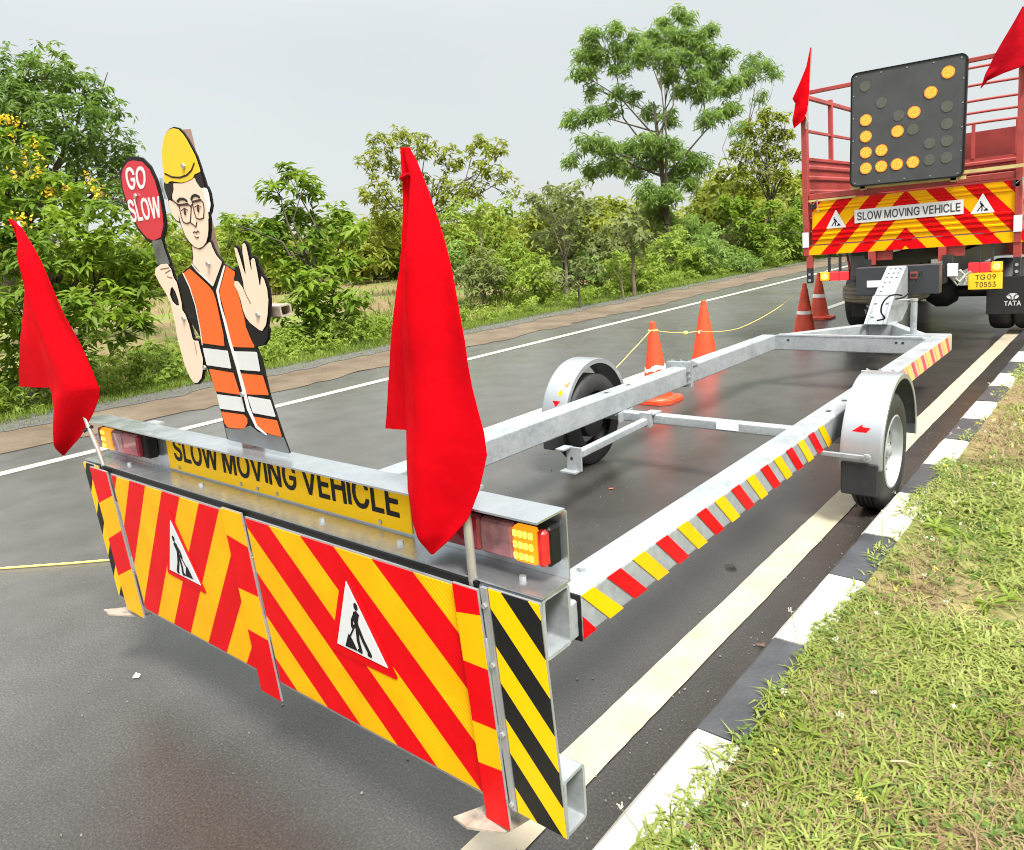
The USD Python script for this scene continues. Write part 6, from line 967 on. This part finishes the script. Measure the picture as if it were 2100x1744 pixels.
# flags on the truck
f3 = thing('truck_flag', 'narrow limp red flag at the top of the truck left corner post', 'flag', (-1.08, 8.15, 2.6))
part(f3, 'cloth', flag_mesh(FLAGS['TL'], 8.13, 4, .012, 8, 3), cloth, smooth=50); part(f3, 'pole', tube([(-1.105, 8.15, 2.55), (-1.085, 8.155, 2.9), (-1.047, 8.16, 3.42)], [.012, .011, .007], 8), pole_m); part(f3, 'cord', tube([(-1.11, 8.14, 2.7), (-1.07, 8.12, 2.62), (-1.10, 8.12, 2.58)], .006, 5), mat('tan_cord', (.4, .3, .18), .8))
f4 = thing('truck_flag', 'dark red flag blown sideways at the top of the truck right corner post', 'flag', (.975, 8.15, 2.7))
part(f4, 'cloth', flag_mesh(FLAGS['TR'], 8.12, 6, .014, 12, 3), cloth2, smooth=50); part(f4, 'pole', tube([(.985, 8.15, 2.62), (.975, 8.155, 3.0), (.945, 8.16, 3.43)], [.013, .012, .010], 8), cloth2)

# ================================================================== CONES AND ROPES
def cone(x, y, h, label, bands, m_, rb=.150, base=.205, tilt=(0, 0), spot=False, taped=False):
    t = thing('traffic_cone', label, 'traffic cone', (x, y, 0), 'orange traffic cones beside the trailer and truck')
    def at(me): v, f = me; v = np.array(v); return np.stack([v[:, 0] + x + tilt[0] * v[:, 2], v[:, 1] + y + tilt[1] * v[:, 2], v[:, 2]], 1), f
    rt = .026; z0 = .05
    rad = lambda z: rb + (rt - rb) * (z - z0) / (h - z0)
    oct_ = Polygon([(base * a, base * b) for a, b in ((-1, -.62), (-.62, -1), (.62, -1), (1, -.62), (1, .62), (.62, 1), (-.62, 1), (-1, .62))]); e = trimesh.creation.extrude_polygon(oct_, .032, engine='earcut')
    part(t, 'base', at((np.array(e.vertices) + [0, 0, .004], np.array(e.faces))), m_); part(t, 'base_step', at(lathe([(rb + .042, .036), (rb + .034, .048), (rb + .012, .052), (rb + .004, .056)], 32)), m_, smooth=35)
    part(t, 'cone_body', at(lathe([(rb, .050), (rad(h - .07), h - .07), (rad(h - .066) - .004, h - .066), (rad(h) , h - .006), (rt - .006, h), (rt - .010, h - .01), (rt - .012, h - .05)], 36)), m_, smooth=35)
    for za, zb in bands:
        if taped:
            n = 36; a = np.arange(n + 1) / n * 6.283; lo = za + .014 * np.sin(a * 2.3 + 1.2) + .010 * (np.sin(a * 7) > 0); hi_ = zb + .016 * np.sin(a * 2.3 + 1.2) + .012 * (np.sin(a * 5 + 1) > .2)
            V = np.array([[(rad(z) + .0025) * math.cos(b), (rad(z) + .0025) * math.sin(b), z] for i, b in enumerate(a) for z in (lo[i], hi_[i])]); F = np.array([q_ for i in range(n) for q_ in ((2 * i, 2 * i + 2, 2 * i + 3), (2 * i, 2 * i + 3, 2 * i + 1))]); part(t, 'white_tape', at((V, F)), cone_band)
        else: part(t, 'white_band', at(lathe([(rad(za) + .002, za), (rad(zb) + .002, zb)], 36)), cone_band, smooth=True)
    if spot: p = np.array([x, y, 0]) + np.array([-.2, -.98, 0]) * (rad(.42) + .001) + [0, 0, .42]; part(t, 'white_spot', box(p[0] - .014, p[0] + .010, p[1] - .004, p[1] + .004, .405, .432), cone_band)
    return t
cone(-1.40, 4.965, .735, 'orange cone with torn white tape nearest the trailer mudguard, yellow rope at its tip', [(.285, .325)], cone_m, .135, .20, (-.02, -.01), taped=True)
cone(-1.67, 6.55, .755, 'plain orange cone with one white speck standing behind the taped cone', [], cone_m, .150, .20, spot=True)
cone(-1.425, 9.06, .705, 'faded orange cone with white band nearest the truck spare wheel', [(.30, .345)], cone_old, .140, .195)
cone(-1.80, 10.88, .705, 'orange cone with white band farthest away on its dark base', [(.33, .385)], cone_old, .140, .205, (-.02, 0))
def rope(pts, n, sag, seed):
    pts = [np.array(p, float) for p in pts]; out = []
    for a, b, s in zip(pts[:-1], pts[1:], sag):
        for i in range(n): t = i / n; out.append(a * (1 - t) + b * t - np.array([0, 0, s * 4 * t * (1 - t)]))
    out.append(pts[-1]); return np.array(out)
c1t = np.array([-1.415, 4.96, .655])
rp = thing('yellow_rope', 'thin yellow rope sagging between the taped cone and the cones by the truck', 'rope', tuple(c1t))
part(rp, 'strand', tube(rope([c1t, (-1.45, 6.0, .50), (-1.55, 7.2, .36), (-1.43, 9.0, .64)], 10, (.02, .02, .05), 1), .0034, 6), rope_m, smooth=True); part(rp, 'knot', lathe([(.0, -.03), (.016, -.015), (.022, 0), (.015, .018), (0, .03)], 10, 'x', (-1.425, 5.62, .535)), rope_m); part(rp, 'loop', lathe([(.042, -.008), (.047, 0), (.042, .008)], 24, 'z', (c1t[0], c1t[1], c1t[2])), rope_m)
rp2 = thing('yellow_rope', 'taut yellow rope running down from the taped cone behind the left mudguard', 'rope', tuple(c1t))
part(rp2, 'strand', tube(rope([c1t + [0, -.02, .01], (-1.43, 3.85, .25), (-1.45, 3.3, .02)], 8, (.005, .005), 2), .0034, 6), rope_m, smooth=True)
solo('road_rope', tube([(-4.6, -1.45, .006), (-3.4, -.47, .006), (-2.76, .074, .006), (-2.45, .33, .006), (-2.2, .55, .006), (-1.9, .76, .006), (-1.5, .95, .006)], .0065, 8), rope_m, 'yellow rope lying on the road left of the striped board', 'rope', smooth=True)
